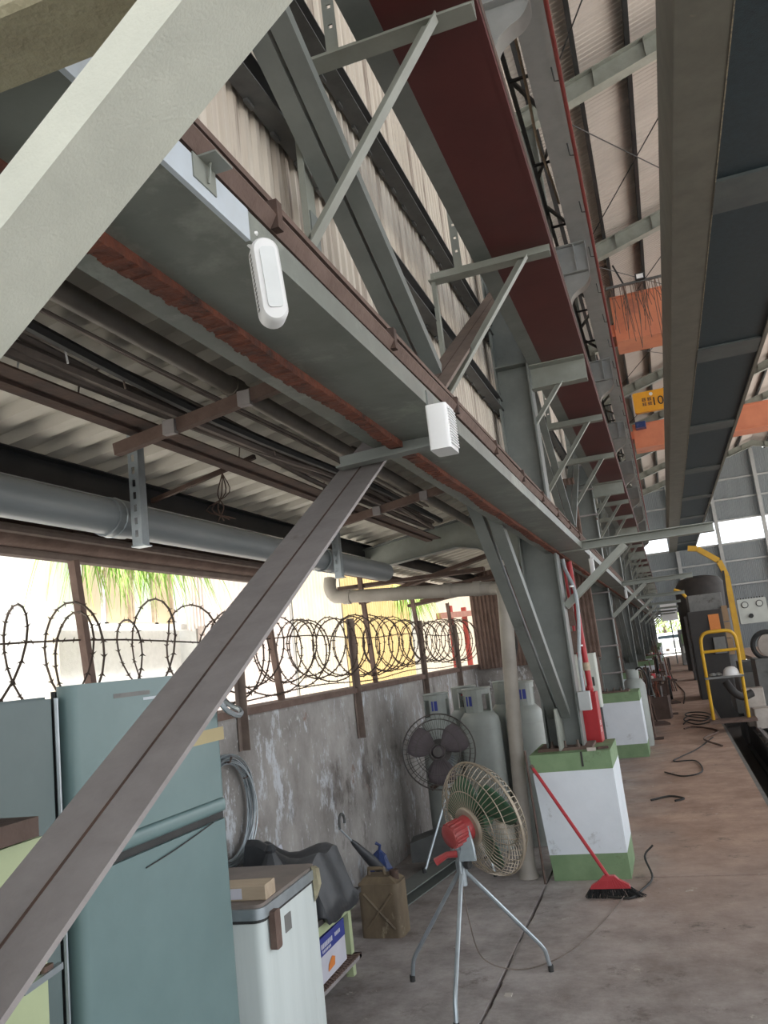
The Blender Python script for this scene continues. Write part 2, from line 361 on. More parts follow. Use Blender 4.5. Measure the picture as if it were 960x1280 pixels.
gd3 = MB().box((13.0, -30, -.3), (60, YEND+30, -.02)).build('floor_side_bounce', 'ground'); tag(gd3, kind='structure')  # unseen ground, added so sunlight bounces in from the right
gd4 = MB().box((-30, -40, -.32), (13, -6.02, -.02)).build('floor_rear_yard', 'ground'); tag(gd4, kind='structure')
gd2 = MB().box((-30, YEND+.3, -.3), (30, YEND+30, -.02)).build('floor_outside', 'ground'); tag(gd2, kind='structure')

# ------------------------------------------------------------------ siding wall over the beam
wl = struct('wall_left')
SH = .76
vs_, fs_ = corr(SH, 7.0, .076, .014)
proto = MB().add(vs_, fs_).build('siding_sheet', 'siding', wl); proto.location = (-1.03, -2.5, 2.6)
for i in range(1, 73): inst(proto, wl, (-1.03+(i % 2)*.004, -2.5+i*SH, 2.6))
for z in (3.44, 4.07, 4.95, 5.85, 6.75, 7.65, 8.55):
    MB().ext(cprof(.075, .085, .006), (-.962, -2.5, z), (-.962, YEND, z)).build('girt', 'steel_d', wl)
    m = MB()   # row of small fixing clips along the girt
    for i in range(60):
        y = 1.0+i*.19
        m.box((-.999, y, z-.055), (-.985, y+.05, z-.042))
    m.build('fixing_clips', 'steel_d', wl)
MB().ext(lprof(.05, .06, .005), (-1.0, -2.5, 2.55), (-1.0, YEND, 2.55)).build('bottom_rail', 'steel_d', wl)
for yp in [c+d for c in COLY[:6] for d in (1.80, 3.64)]:
    m = MB(); perf(m, -.930, -.922, yp-.055, yp+.055, 2.57, 3.66, [(3.39, 3.41), (3.51, 3.53)], 'y', yp-.01, yp+.01); m.box((-.922, yp-.055, 2.57), (-.908, yp-.047, 3.66))
    m.build('siding_post', 'steel_l', wl)

lw = struct('wall_lower')
lwp = MB().add(*corr(.76, 2.64, .076, .014)).build('sheet', 'rust_m', lw); lwp.location = (-1.14, 10.5, -.03)
for i in range(1, 56): inst(lwp, lw, (-1.14, 10.5+i*.76, -.03))

# ------------------------------------------------------------------ main roof
SL = .29
def rz_(x): return 9.50+SL*(x+.2)           # underside of the rafters
rf = struct('ceiling')
XR = 6.3; HL = (XR+1.0)
ang = math.atan(SL); Ls = HL/math.cos(ang)
vs_, fs_ = corr(1.0, Ls+.3, .1, .012)
vs_ = [(z, y, x) for x, y, z in vs_]
RS = MB().add(vs_, fs_).build('roof_sheet', 'roof', rf)
RS.location = (-1.2, -6, rz_(-1.2)+.52); RS.rotation_euler = (0, -ang, 0)
RS2 = inst(RS, rf, (2*XR+1.2, -6, rz_(-1.2)+.52)); RS2.rotation_euler = (0, PI+ang, 0)
RS2.rotation_euler = (0, -ang, PI); RS2.location = (2*XR+1.2, -5, rz_(-1.2)+.52)
for i in range(1, 59):
    a = inst(RS, rf, (-1.2, -6+i, rz_(-1.2)+.52)); b = inst(RS2, rf, (2*XR+1.2, -5+i, rz_(-1.2)+.52))
for i in range(10):
    x = -.72+i*.775
    if x > XR-.1: break
    for sgn in (1, -1):
        xx = x if sgn > 0 else 2*XR-x
        MB().ext(cprof(.07, .16, .006), (xx, -6, rz_(x)+.43), (xx, YEND, rz_(x)+.43)).build('purlin', 'black', rf)
def rafter():
    t = empty('roof_rafter')
    for sgn in (1, -1):
        def px_(x): return x if sgn > 0 else 2*XR-x
        m = MB(); a, b = (-.95, rz_(-.95)), (XR, rz_(XR))
        for nm, lo, hi, w in (('bottom_flange', 0, .014, .2), ('web', .014, .326, .012), ('top_flange', .326, .34, .2)):
            m = MB(); m.add([(px_(x), y, z+h) for x, z in (a, b) for y in (-w/2, w/2) for h in (lo, hi)],
                            [(0,1,3,2),(4,6,7,5),(0,4,5,1),(2,3,7,6),(0,2,6,4),(1,5,7,3)])
            m.build(nm, 'steel_l', t)
        m = MB()
        for i in range(9):
            x = -.5+i*.775
            m.box((px_(x)-.004, -.095, rz_(x)+.02), (px_(x)+.004, .095, rz_(x)+.33))
        m.build('stiffener', 'steel_l', t)
    return t
r0 = rafter(); r0.location = (0, COLY[0], 0)
OR2 = ['first', 'second', 'third', 'fourth', 'fifth', 'sixth', 'seventh', 'eighth', 'ninth']
tag(r0, 'grey sloping roof rafter above the column with the huge pale green strut', 'rafter', 'roof rafters over the aisle')
for k, y in enumerate(COLY[1:]):
    c = copy_tree(r0); c.location = (0, y, 0)
    c['label'] = 'grey sloping roof rafter above the broom pedestal column' if k == 0 else 'grey sloping roof rafter above the %s column past the broom pedestal' % OR2[k-1]
for i in (1, 2, 3, 4, 5):
    ya, yb = COLY[i]+.1, COLY[i+1]-.1
    for k, (xa, xb) in enumerate(((-.5, 2.2), (2.2, -.5))):
        o = MB().tube([(xa, ya, rz_(xa)+.2+.035*k), (xb, yb, rz_(xb)+.2+.035*k)], .011, 5).build('brace_rod', 'black')
        tag(o, 'thin roof bracing rod %s in the %s bay past the broom pedestal' % (('rising towards the ridge', 'falling towards the eave')[k], OR2[i-1]), 'rod', 'roof bracing rods')

# ------------------------------------------------------------------ gable wall at the far end
gw = struct('wall_far')
def gz(x): return rz_(x if x < XR else 2*XR-x)+.5
vs_, fs_ = corr(.8, 1, .1, .03)
x = -1.0; first = {}
while x < 13.4:
    xm = x+.4
    segs = [(2.6, 6.15), (7.55, gz(xm))] if x < 1.2 else [(0, 6.15), (7.55, gz(xm))]
    for z0, z1 in segs:
        if 'g' not in first: first['g'] = MB().add(vs_, fs_).build('gable_sheet', 'gable', gw); o = first['g']
        else: o = inst(first['g'], gw, (0, 0, 0))
        o.location = (x, YEND+.03, z0); o.rotation_euler = (0, 0, -PI/2); o.scale = (1, 1, z1-z0)
    x += .8
for z in (3.7, 5.1, 6.15, 7.55, 8.8, 10.0):
    MB().box((-.9, YEND-.12, z-.05), (13, YEND-.02, z+.05)).build('girt', 'girder', gw)
for x in (1.25, 3.7, 6.3, 9):
    MB().ext(hprof(.2, .25, .02, .02), (x, YEND-.25, 0), (x, YEND-.25, gz(x)-.3), (0, 1, 0)).build('gable_post', 'girder', gw)
MB().box((1.15, YEND-.1, 0), (1.25, YEND, 2.6)).build('door_jamb', 'steel_d', gw)
MB().box((-.95, YEND-.1, 2.5), (1.25, YEND, 2.6)).build('door_head', 'steel_d', gw)
tr = thing('tree', 'sunlit pale green trees seen through the far doorway', 'tree', (-.3, YEND+12, 0))
m = MB()
for i in range(900):
    p = V((random.gauss(0, 1.6), random.gauss(0, 1), random.uniform(.3, 4.2))); a = V((random.uniform(-1, 1), random.uniform(-1, 1), random.uniform(-1, 1))).normalized()*.16; b = a.orthogonal().normalized()*.12
    m.add([p-a, p+b, p+a, p-b], [(0, 1, 2, 3)])
tag(m.build('foliage', 'foliage', tr), kind='stuff')
MB().tube([(0, 0, -.05), (.05, 0, 1.5), (0, .1, 3.5)], [.14, .11, .05], 8).build('trunk', 'rust_m', tr)

# ------------------------------------------------------------------ pedestals and columns
def pedestal():
    t = empty('concrete_pedestal')
    def frus(m, z0, z1, H=.84):
        def half(z): k = z/H; return (.255+.02*k, .27+.045*k)
        a, b = half(z0), half(z1)
        xo = lambda z: -.03*z/H
        vs = [(sx*a[0]+xo(z0), sy*a[1], z0) for sx, sy in ((-1,-1),(1,-1),(1,1),(-1,1))]+[(sx*b[0]+xo(z1), sy*b[1], z1) for sx, sy in ((-1,-1),(1,-1),(1,1),(-1,1))]
        return m.add(vs, [(0,3,2,1),(4,5,6,7),(0,1,5,4),(1,2,6,5),(2,3,7,6),(3,0,4,7)])
    frus(MB(), 0, .17).build('green_base', 'green', t)
    frus(MB(), .17, .72).build('white_shaft', 'pedwhite', t)
    frus(MB(), .72, .84).build('green_cap', 'green', t)
    return t
XP = -.75
ZB = .84
def corbel(t):
    m = MB(); hx = XC+.13
    pts = [(hx, 6.28), (hx+.045, 6.30), (hx+.10, 6.40), (hx+.155, 6.51), (hx+.25, 6.58), (hx+.35, 6.63), (hx+.42, 6.72), (hx+.44, 6.83), (hx+.44, 7.30), (hx, 7.30)]
    n = len(pts); vs = [(x, -.007, z) for x, z in pts]+[(x, .007, z) for x, z in pts]
    m.add(vs, [tuple(range(n)), tuple(range(2*n-1, n-1, -1))]+[(k, (k+1) % n, n+(k+1) % n, n+k) for k in range(n)])
    c = m.build('corbel', 'girder', t)
    cp = curve_pts([(x, 0, z) for x, z in pts[:9]], 4)
    m = MB(); vs = []; fs = []
    for i, p in enumerate(cp):
        vs += [(p.x, -.09, p.z), (p.x, .09, p.z), (p.x+.008, .09, p.z-.012), (p.x+.008, -.09, p.z-.012)]
        if i: a = 4*(i-1); b = 4*i; fs += [(a+k, a+(k+1) % 4, b+(k+1) % 4, b+k) for k in range(4)]
    fs += [(0, 1, 2, 3), tuple(len(vs)-4+k for k in (3, 2, 1, 0))]
    tag(m.add(vs, fs).build('curved_flange', 'girder', c, True), 'S-curved flange strip')
    for a, b in (((hx+.27, -.09, 6.86), (hx+.282, .09, 7.30)), ((hx, -.09, 6.85), (hx+.44, .09, 6.862)), ((hx, -.09, 7.288), (hx+.44, .09, 7.30))):
        MB().box(a, b).build('stiffener', 'girder', c)
def column():
    t = empty('steel_column', (0, 0, 0))
    top = 9.45
    MB().box((XC-.118, -.005, ZB+.02), (XC+.118, .005, top)).build('web', 'steel', t)
    for s in (-1, 1):
        x = XC+s*.125
        MB().box((x-.007, -.10, ZB+.02), (x+.007, .10, top)).build('flange', 'steel', t)
    MB().box((XC-.19, -.16, ZB-.002), (XC+.19, .16, ZB+.02)).build('base_plate', 'rust_m', t)
    for sx in (-.09, .0, .09):
        for sy in (-.125, .125):
            b = MB().lathe([(.016, 0), (.016, .018), (.009, .018), (.009, .045)], 6, (XC+sx, sy, ZB+.02)).build('anchor_bolt', 'bolt', t)
    for z in (2.62, 3.72):
        MB().box((XC-.118, -.095, z), (XC+.118, -.005, z+.01)).build('stiffener', 'steel', t)
    corbel(t)
    a = MB().ext(cprof(.09, .065, .006), (XC+.132, .045, 2.275), (.42, .045, 2.275)).build('aisle_arm', 'steel_l', t)
    d = V((.49, 0, .395)); p0 = V((XC+.132, .055, 1.845)); p1 = p0+d
    MB().ext([(-.052,-.025),(.052,-.025),(.052,.025),(.046,.025),(.046,-.019),(-.046,-.019),(-.046,.025),(-.052,.025)], p0, p1).build('arm_strut', 'steel_l', a)
    # cantilever arm that carries the annex roof on the outer side
    m = MB(); xs = [XC-.132-.0, XC-.30, XC-.45, XC-.62, XC-.9, XC-1.2, XC-1.5]
    topz = [2.66+.15*(x+1) for x in xs]; botz = [2.20, 2.26, 2.36, 2.42, 2.395, 2.36, 2.34]
    botz = [2.18, 2.27, 2.37, 2.405, 2.375, 2.345, 2.32]
    vs = []; fs = []
    for x, a1, b1 in zip(xs, botz, topz): vs += [(x, -.004, a1), (x, .004, a1), (x, .004, b1), (x, -.004, b1)]
    for i in range(len(xs)-1): fs += [(4*i+k, 4*i+(k+1) % 4, 4*i+4+(k+1) % 4, 4*i+4+k) for k in range(4)]
    fs += [(0,1,2,3), tuple(4*(len(xs)-1)+k for k in (3,2,1,0))]
    r = m.add(vs, fs).build('annex_arm', 'steel_l', t)
    for zs, dz in ((botz, -.01), (topz, 0)):
        m = MB(); vs = []; fs = []
        for x, z in zip(xs, zs): vs += [(x, -.05, z+dz), (x, .05, z+dz), (x, .05, z+dz+.01), (x, -.05, z+dz+.01)]
        for i in range(len(xs)-1): fs += [(4*i+k, 4*i+(k+1) % 4, 4*i+4+(k+1) % 4, 4*i+4+k) for k in range(4)]
        fs += [(0,1,2,3), tuple(4*(len(xs)-1)+k for k in (3,2,1,0))]
        m.add(vs, fs).build('annex_arm_flange', 'steel', r)
    return t
ped0 = pedestal(); col0 = column()
PL = {1: 'white pedestal with green bands with the red broom leaning on it', 2: 'white pedestal with green bands under the column with the ladder'}
CL = {0: 'steel column with the huge pale green strut in the foreground', 1: 'grey steel column standing on the pedestal with the red broom', 2: 'grey steel column with an iron ladder on it'}
for i, y in enumerate(COLY):
    for pr, d, far in ((ped0, PL, 'white and green pedestal farther down the aisle past the ladder column'), (col0, CL, 'grey steel column farther down the aisle past the ladder column')):
        o = pr if i == 0 else copy_tree(pr)
        o.location = (XP if pr is ped0 else 0, y+(.03 if pr is ped0 else 0), 0)
        nm = 'pedestal' if pr is ped0 else 'column'
        far = far.replace('farther down the aisle past the ladder column', 'standing %s past the ladder column' % ['', '', '', 'first', 'second', 'third', 'fourth', 'fifth', 'sixth', 'seventh'][i])
        lab = d.get(i) or ('white and green pedestal under the near column with the pale green strut' if (pr is ped0 and i == 0) else far)
        tag(o, lab, nm, 'columns of the aisle row' if nm == 'column' else 'pedestals of the aisle row')
pd1 = [o for o in C.objects if o.get('label') == PL[1]][0]
MB().box((.045, -.318, .745), (.058, -.30, .842)).build('oil_drip', 'machine', pd1)
# the nearest column carries the pale, blistered paint of the strut that fills the upper left
col0.location.y -= .16; ped0.location.y -= .16
for ch in list(col0.children):
    if ch.name.startswith('aisle_arm'):
        am = MB().rbox((XC+.132, .08, 2.238), (.42, .17, 2.36), .006, 1, 0)
        tmp = am.build('tmp', 'olive'); ch.data = tmp.data; bpy.data.objects.remove(tmp); ch.data.name = 'aisle_arm_near'
        for g in ch.children:
            p0 = V((XC+.132, .111, 1.879)); p1 = p0+V((.475, 0, .370))
            tmp = MB().ext([(-.046,-.020),(.046,-.020),(.046,.020),(-.046,.020)], p0, p1).build('tmp', 'brace'); g.data = tmp.data; bpy.data.objects.remove(tmp)

# ------------------------------------------------------------------ longitudinal beam in front of the columns
lb = thing('longitudinal_beam', 'long grey green steel beam running along the aisle side of the columns', 'beam', (0, 0, 0))
YB0, YB1 = -3, YEND-.3
MB().box((-.672, YB0, 2.25), (-.512, YB1, 2.262)).build('bottom_flange', 'beam', lb)
tag(MB().box((-.512, YB0, 2.250), (-.504, 1.06, 2.302)).build('bleached_lip', 'beam_side', lb), 'bleached blue white side lip')
MB().box((-.512, 1.06, 2.250), (-.504, YB1, 2.300)).build('lip', 'beam', lb)
MB().box((-.775, YB0, 2.252), (-.712, YB1, 2.262)).build('back_flange', 'beam', lb)
m = MB(); y = YB0
while y < 9:
    h = .004+.004*math.sin(y*9)+random.uniform(0, .004); d = .004*math.sin(y*5.3)+random.uniform(0, .006)
    m.box((-.710-d, y, 2.240-h), (-.672, y+.0125, 2.262)); y += .0122
m.box((-.705, 9, 2.24), (-.672, YB1, 2.262))
tag(m.build('rusted_edge', 'rust', lb), 'flaking red rust along the back edge')
MB().box((-.60, YB0, 2.262), (-.588, YB1, 2.40)).build('web', 'beam', lb)
MB().box((-.67, YB0, 2.40), (-.53, YB1, 2.412)).build('top_flange', 'rust_m', lb)
m = MB(); m.tube([(-.522, y, 2.338+.004*math.sin(y*3)) for y in [YB0+.4*i for i in range(139)]], .026, 6); m.build('conduit', 'rust_m', lb)
for y in [1.15+.62*i for i in range(9)]:
    m = MB(); m.box((-.530, y, 2.315), (-.494, y+.02, 2.366)); m.build('conduit_clip', 'rust_d', lb)
cl = MB(); cl.box((-.504, .90, 2.268), (-.502, .96, 2.305)); cl.box((-.515, .915, 2.305), (-.475, .962, 2.308)); cl.tube([(-.500, .935, 2.275), (-.495, .935, 2.306)], .002, 5)
cl.build('bent_tab', 'steel_l', lb)
st = thing('tie_beam', 'grey steel tie running between the columns behind the long beam', 'beam')
MB().ext(hprof(.16, .18, .01, .012), (-.83, YB0, 2.50), (-.83, YB1, 2.50)).build('tie_section', 'steel', st)

# ------------------------------------------------------------------ diagonal braces in the bays (pairs of channels with a slot between)
def brace(label, p0, p1, mt, gap, w=.075, th=.05, group=None, plates=(), joint=None):
    t = thing('diagonal_brace', label, 'brace', (0, 0, 0), 0, group)
    for s in (-1, 1):
        o = V((s*(w/2+gap/2), 0, 0))
        MB().ext([(-w/2,-th/2),(w/2,-th/2),(w/2,th/2),(-w/2,th/2)], V(p0)+o, V(p1)+o).build('channel', mt, t)
    if gap < .01:
        d = (V(p1)-V(p0)).normalized(); u = V((1, 0, 0)).cross(d)
        MB().bar(V(p0)+u*(th/2-.004), V(p1)+u*(th/2-.004), gap+.001, .010).build('seam', 'rust_d', t)
    for k in plates:      # gusset at the column end
        p, q = (p0, p1) if k == 0 else (p1, p0); d = (V(q)-V(p)).normalized()
        MB().bar(V(p)+d*.005, V(p)+d*.20, gap+.001, .14).build('gusset', 'steel', t)
    if joint:             # upright plate standing on the tie, holding the two upper braces
        MB().box((-.8365, joint[0], 2.585), (-.8235, joint[1], joint[2])).build('joint_plate', 'steel', t)
    return t
def yz(y, z): return (-.83, y, z)
brace('dusty brown welded brace crossing the foreground in front of the teal fridge', yz(.485, 1.083), yz(2.765, 2.416), 'dusty', .004, .073, .009)
brace('grey slotted brace slanting down to the base of the broom pedestal column', yz(4.20, 2.427), yz(6.13, 1.085), 'steel', .022, .064, .06)
gp_ = MB().box((-.836, 5.90, .862), (-.824, 6.222, 1.14)).build('foot_gusset', 'steel_l'); tag(gp_, 'upright gusset plate between slotted brace foot and column web', 'plate')
brace('grey green slotted brace above the long beam beside the small lamp', yz(.485, 4.199), yz(3.42, 2.835), 'steel', .014, .066, .05, plates=(0,), joint=(3.14, 3.50, 2.86))
brace('brown dusty brace rising from the long beam behind the louvred white box', yz(3.19, 2.598), yz(6.218, 4.388), 'dusty_b', .004, .07, .016, plates=(1,))
# ordinals for the bay brace labels
ORD = ['zeroth', 'first', 'second', 'third', 'fourth', 'fifth', 'sixth', 'seventh', 'eighth', 'ninth', 'tenth']
for i in range(1, 6):
    ya, yb = COLY[i], COLY[i+1]
    brace('lower brace rising from the near column of the %s bay past the broom pedestal' % ORD[i], yz(ya+.012, 1.045), yz(ya+2.0, 2.42), 'steel', .01, .07, group='bay braces', plates=(0,))
    if i > 1: brace('lower brace falling to the far column of the %s bay past the broom pedestal' % ORD[i], yz(yb-2.0, 2.42), yz(yb-.012, 1.045), 'steel', .01, .07, group='bay braces', plates=(1,))
    brace('upper brace falling from the near column of the %s bay past the broom pedestal' % ORD[i], yz(ya+.012, 4.33), yz((ya+yb)/2-.06, 2.80), 'steel', .01, .065, .03, group='upper bay braces', plates=(0,), joint=((ya+yb)/2-.16, (ya+yb)/2+.16, 2.84))
    brace('upper brace rising to the far column of the %s bay past the broom pedestal' % ORD[i], yz((ya+yb)/2+.06, 2.80), yz(yb-.012, 4.33), 'steel', .01, .065, .03, group='upper bay braces', plates=(1,))
sb = thing('stub_arm', 'short grey stub arm at the top of the dusty brown brace', 'bracket')
MB().ext(lprof(.05, .045, .006), (-.88, 2.36, 2.195), (-.555, 2.36, 2.21)).build('angle', 'steel', sb)

# ------------------------------------------------------------------ walkway with brackets
wk = thing('walkway', 'dark red walkway deck carried on brackets along the siding', 'walkway')
BR = []
for i in range(9):
    BR += [(COLY[i], 'col'), (COLY[i]+1.80, 'post'), (COLY[i]+3.64, 'post')]
BR = [b for b in BR]
ye = [-2]+[b[0] for b in BR if b[0] > 0]+[COLY[9]]
for a, b in zip(ye[:-1], ye[1:]):
    MB().box((-.587, a+.003, 3.701), (-.284, b-.003, 3.715)).build('deck_panel', 'deck', wk)
MB().ext(cprof(.10, .07, .006), (-.635, -2, 3.735), (-.635, COLY[9], 3.735)).build('edge_channel', 'steel', wk)
MB().box((-.285, -2, 3.70), (-.262, COLY[9], 3.76)).build('outer_lip', 'deck', wk)
MB().box((-.270, -2, 3.742), (-.262, COLY[9], 3.83)).build('toe_board', 'rust_d', wk)
def wbracket(kind):
    t = empty('walkway_bracket')
    if kind == 'post':
        a = MB().ext(lprof(.08, .075, .006), (-.94, .0, 3.628), (-.27, .0, 3.628)).build('arm', 'steel_l', t)
        MB().ext(lprof(.045, .045, .005), (-.93, -.05, 2.92), (-.385, -.05, 3.632)).build('strut', 'steel_l', t)
        MB().box((-.93, -.012, 2.93), (-.916, .055, 3.13)).build('foot_plate', 'steel', t)
        for z in (2.97, 3.08):
            MB().lathe([(.012, 0), (.012, .01)], 6, (-.916, .025, z), (1, 0, 0)).build('bolt', 'bolt', t)
        m = MB().box((-.80, .0, 3.70), (-.795, .05, 4.70))
        perf(m, -.795, -.755, .0, .005, 3.70, 4.70, [(z-.008, z+.008) for z in (3.80, 3.88, 3.96)], 'x', -.783, -.767); m.build('rail_post', 'steel_l', t)
    else:
        a = MB().ext(cprof(.10, .19, .008), (XC+.132, -.02, 3.605), (-.27, -.02, 3.605)).build('arm', 'steel_l', t)
        MB().ext(lprof(.04, .04, .005), (XC+.132, -.05, 3.22), (-.45, -.05, 3.52)).build('strut', 'steel_l', t)
    return t
wp, wc = wbracket('post'), wbracket('col'); used = set()
for y, k in BR:
    if y < 1: continue
    pr = wp if k == 'post' else wc
    o = pr if k not in used else copy_tree(pr); used.add(k); o.location = (0, y, 0)
    i = round((y-2.43)/1.84); kk = round((y-Y0)/BAY)
    npast = sum(1 for yy, q in BR if q == 'post' and 6.3 < yy <= y+.01)
    if k == 'post':
        lab = {0: 'angle bracket and strut under the red walkway directly above the small lamp', 1: 'angle bracket under the red walkway above the louvred white box'}.get(i, ('%s slim walkway bracket past the broom pedestal column' % ['', 'first', 'second', 'third', 'fourth', 'fifth', 'sixth', 'seventh', 'eighth', 'ninth', 'tenth', 'eleventh', 'twelfth', 'thirteenth', 'fourteenth', 'fifteenth', 'sixteenth', 'seventeenth', 'eighteenth'][npast]))
    else:
        lab = 'deep channel bracket under the red walkway on the broom pedestal column' if y < 7 else 'deep walkway bracket on the %s column past the broom pedestal' % (['', 'first', 'second', 'third', 'fourth', 'fifth', 'sixth', 'seventh', 'eighth', 'ninth'][max(kk-1, 0)])
    tag(o, lab, 'bracket', 'walkway brackets')

# ------------------------------------------------------------------ crane runway on the corbels, conductor pipe
rg = thing('crane_girder', 'blue grey crane runway girder resting on the curved column corbels', 'girder')
MB().box((-.44, -4, 7.30), (-.14, YEND-.3, 7.318)).build('bottom_flange', 'girder', rg)
MB().box((-.297, -4, 7.318), (-.283, YEND-.3, 7.86)).build('web', 'girder', rg)
MB().box((-.44, -4, 7.86), (-.14, YEND-.3, 7.878)).build('top_flange', 'girder', rg)
MB().box((-.32, -4, 7.878), (-.26, YEND-.3, 7.94)).build('rail', 'rust_m', rg)
for i in range(38):
    y = -3+i*1.4
    MB().box((-.43, y, 7.318), (-.15, y+.012, 7.86)).build('stiffener', 'girder', rg)
cp = thing('conductor_pipe', 'thin red conductor pipe beside the crane girder', 'pipe')
MB().tube([(-.125, -4, 7.12), (-.125, 20, 7.12), (-.125, YEND-.4, 7.12)], .022, 8).build('pipe', 'redrod', cp)
for i in range(32):
    y = 5+i*1.4; MB().tube([(-.20, y, 7.305), (-.19, y, 7.14), (-.125, y, 7.125)], .008, 5).build('holder', 'steel_d', cp)
lt = thing('lattice_bracing', 'dark zigzag lattice bars between the columns and crane girder', 'bracing')
for i in range(26):
    y = 4+i*1.5
    a, b = ((-.69, -.44) if i % 2 else (-.44, -.69))
    MB().bar((a, y, 7.84), (b, y+.7, 7.84), .04, .04).build('bar', 'steel_d', lt)
for i in range(20):
    y = 4.9+i*1.8; MB().bar((-.69, y, 7.80), (-.44, y, 7.80), .03, .03).build('bar', 'black', lt)
MB().bar((-.69, 3, 7.84), (-.69, 42, 7.84), .05, .05).build('chord', 'steel_d', lt)
cw = thing('hanging_cable', 'tan cable sagging between lattice bars under the crane girder', 'cable')
MB().tube(curve_pts([(-.50, 7.0, 7.835), (-.50, 8.2, 7.55), (-.53, 9.2, 7.45), (-.50, 10.4, 7.6), (-.5, 11.5, 7.835)], 6), .016, 6).build('cable', 'wood', cw)

# ------------------------------------------------------------------ overhead cranes
def crane(label, y, zb, zt, dy):
    t = thing('bridge_crane', label, 'crane', (0, y, 0))
    g = MB().box((-.05, 0, zb), (12.6, dy, zt)).build('box_girder', 'orange', t)
    MB().box((-.05, -.06, zb-.02), (12.6, dy+.06, zb+.02)).build('bottom_flange', 'orange', t)
    MB().box((-.05, -.06, zt), (12.6, dy+.06, zt+.03)).build('top_flange', 'orange', t)
    MB().rbox((-.42, -1.0, 7.99), (-.16, dy+1.0, 8.40), .05, 2, 1).build('end_truck', 'orange', t)
    for yy in (-.8, dy+.8):
        MB().lathe([(.14, -.04), (.14, .04)], 16, (-.29, yy, 8.08), (1, 0, 0)).build('wheel', 'steel_d', t)
    MB().box((-.20, .05, 8.1), (-.05, dy-.05, 8.38)).build('end_tie', 'orange', t)
    for x in (.1, 2.2, 4.3, 6.4):
        MB().box((x, -.01, zb+.02), (x+.012, 0, zt)).build('girder_rib', 'orange', t)
    return t
c1 = crane('orange bridge crane with a fringe of festoon cables', 18.35, 7.95, 8.95, .8)
MB().bar((-.1, -.25, 9.12), (6, -.25, 9.12), .05, .05).build('festoon_rail', 'steel_d', c1)
for i in range(34):
    x = random.uniform(0, 1.1); l = random.uniform(.4, 1.5)
    MB().tube([(x, -.25, 9.1), (x+random.uniform(-.04, .04), -.25, 9.1-l*.5), (x+random.uniform(-.08, .08), -.27, 9.1-l)], .007, 4).build('festoon_cable', 'rust_m', c1)
fl_ = MB().box((.55, -.36, 9.12), (.75, -.2, 9.26)).build('work_light', 'black', c1)
MB().box((.58, -.365, 9.14), (.72, -.36, 9.24)).build('lamp_glass', 'white', fl_)
for x in (.05, .22):
    MB().bar((x+.08, -.25, 9.1), (.13, -.25, 9.62), .035, .035).build('post', 'black', c1)
c2 = crane('orange bridge crane under the yellow capacity sign', 29.0, 7.75, 8.55, .8)
tr_ = MB().rbox((.12, -.35, 8.88), (3.2, -.15, 9.58), .06, 2, 1).build('sign_board', 'sign', c2)
Mw = Matrix.Translation((1.02, -.356, 9.17)) @ Matrix.Rotation(PI/2, 4, 'X')
text_mesh('capacity_lettering', '10T', .42, 'black', tr_, Mw)
m = MB()   # small block of unreadable characters, four square glyphs
for gx in (.40, .58):
    for gz_ in (9.08, 9.24):
        for k in range(3): m.box((gx, -.356, gz_+k*.045), (gx+.13, -.35, gz_+k*.045+.02))
        for k in range(2): m.box((gx+.02+k*.07, -.356, gz_), (gx+.04+k*.07, -.35, gz_+.115))
m.build('glyph_block', 'rust_m', tr_)
MB().lathe([(.06, 0), (.06, .01)], 12, (.72, -.35, 9.46), (0, -1, 0)).build('white_disc', 'white', tr_)
for x in (.4, 1.0, 2.5): MB().bar((x, -.25, 8.5), (x, -.25, 8.9), .05, .05).build('sign_leg', 'orange', c2)
MB().rbox((.05, -.45, 8.35), (.4, -.1, 8.55), .04).build('blue_motor', 'bluebag', c2)

# ------------------------------------------------------------------ dark runway on the right
dr = thing('dark_runway', 'wide dark blue runway with olive flange passing overhead on the right', 'girder')
ZR = 6.06
MB().box((.775, -2, ZR), (1.20, YEND-.45, ZR+.03)).build('olive_flange', 'runway', dr)
MB().box((.775, -2, ZR+.03), (.80, YEND-.45, ZR+.9)).build('side_web', 'runway', dr)
MB().box((1.196, -2, ZR-.006), (1.206, YEND-.45, ZR+.02)).build('chipped_edge', 'chip', dr)
bl = [3.5, 9.0, 14.5, 20.1, 25.6, 31.1, 36.7, 42.2, 47.7, YEND-.45]; prev = -2
for b in bl:
    MB().box((1.20, prev+.01, ZR+.02), (2.19, b-.01, ZR+.04)).build('dark_plate', 'plate', dr); prev = b
for b in bl[:-1]:
    MB().box((1.20, b-.36, ZR-.012), (2.2, b+.36, ZR+.02)).build('cross_bar', 'crossbar', dr)
MB().box((2.19, -2, ZR-.02), (2.25, YEND-.45, ZR+.12)).build('edge_angle', 'runway', dr)

# ------------------------------------------------------------------ annex lean-to roof on the left
def az(x): return 2.72+.15*(x+1)
ar = struct('ceiling_annex')
aa = math.atan(.15); La = 1.72/math.cos(aa)
vs_, fs_ = corr(.76, La, .19, .036); vs_ = [(z, y, -x) for x, y, z in vs_]
A0 = MB().add(vs_, fs_).build('roof_sheet', 'annex_roof', ar); A0.rotation_euler = (0, -aa, 0); A0.location = (-2.72, -1.5, az(-2.72)+.035)
for i in range(1, 17): inst(A0, ar, (-2.72, -1.5+i*.76, az(-2.72)+.035+(i % 2)*.004))
def along(name, prof, x, z, mt, y0=-1.5, y1=11.3, parent=ar): return MB().ext(prof, (x, y0, z), (x, y1, z)).build(name, mt, parent)
along('purlin', cprof(.05, .11, .005), -2.18, az(-2.18)-.075, 'black')
along('purlin', cprof(.05, .10, .005), -1.0, az(-1.0)-.06, 'rust_d')
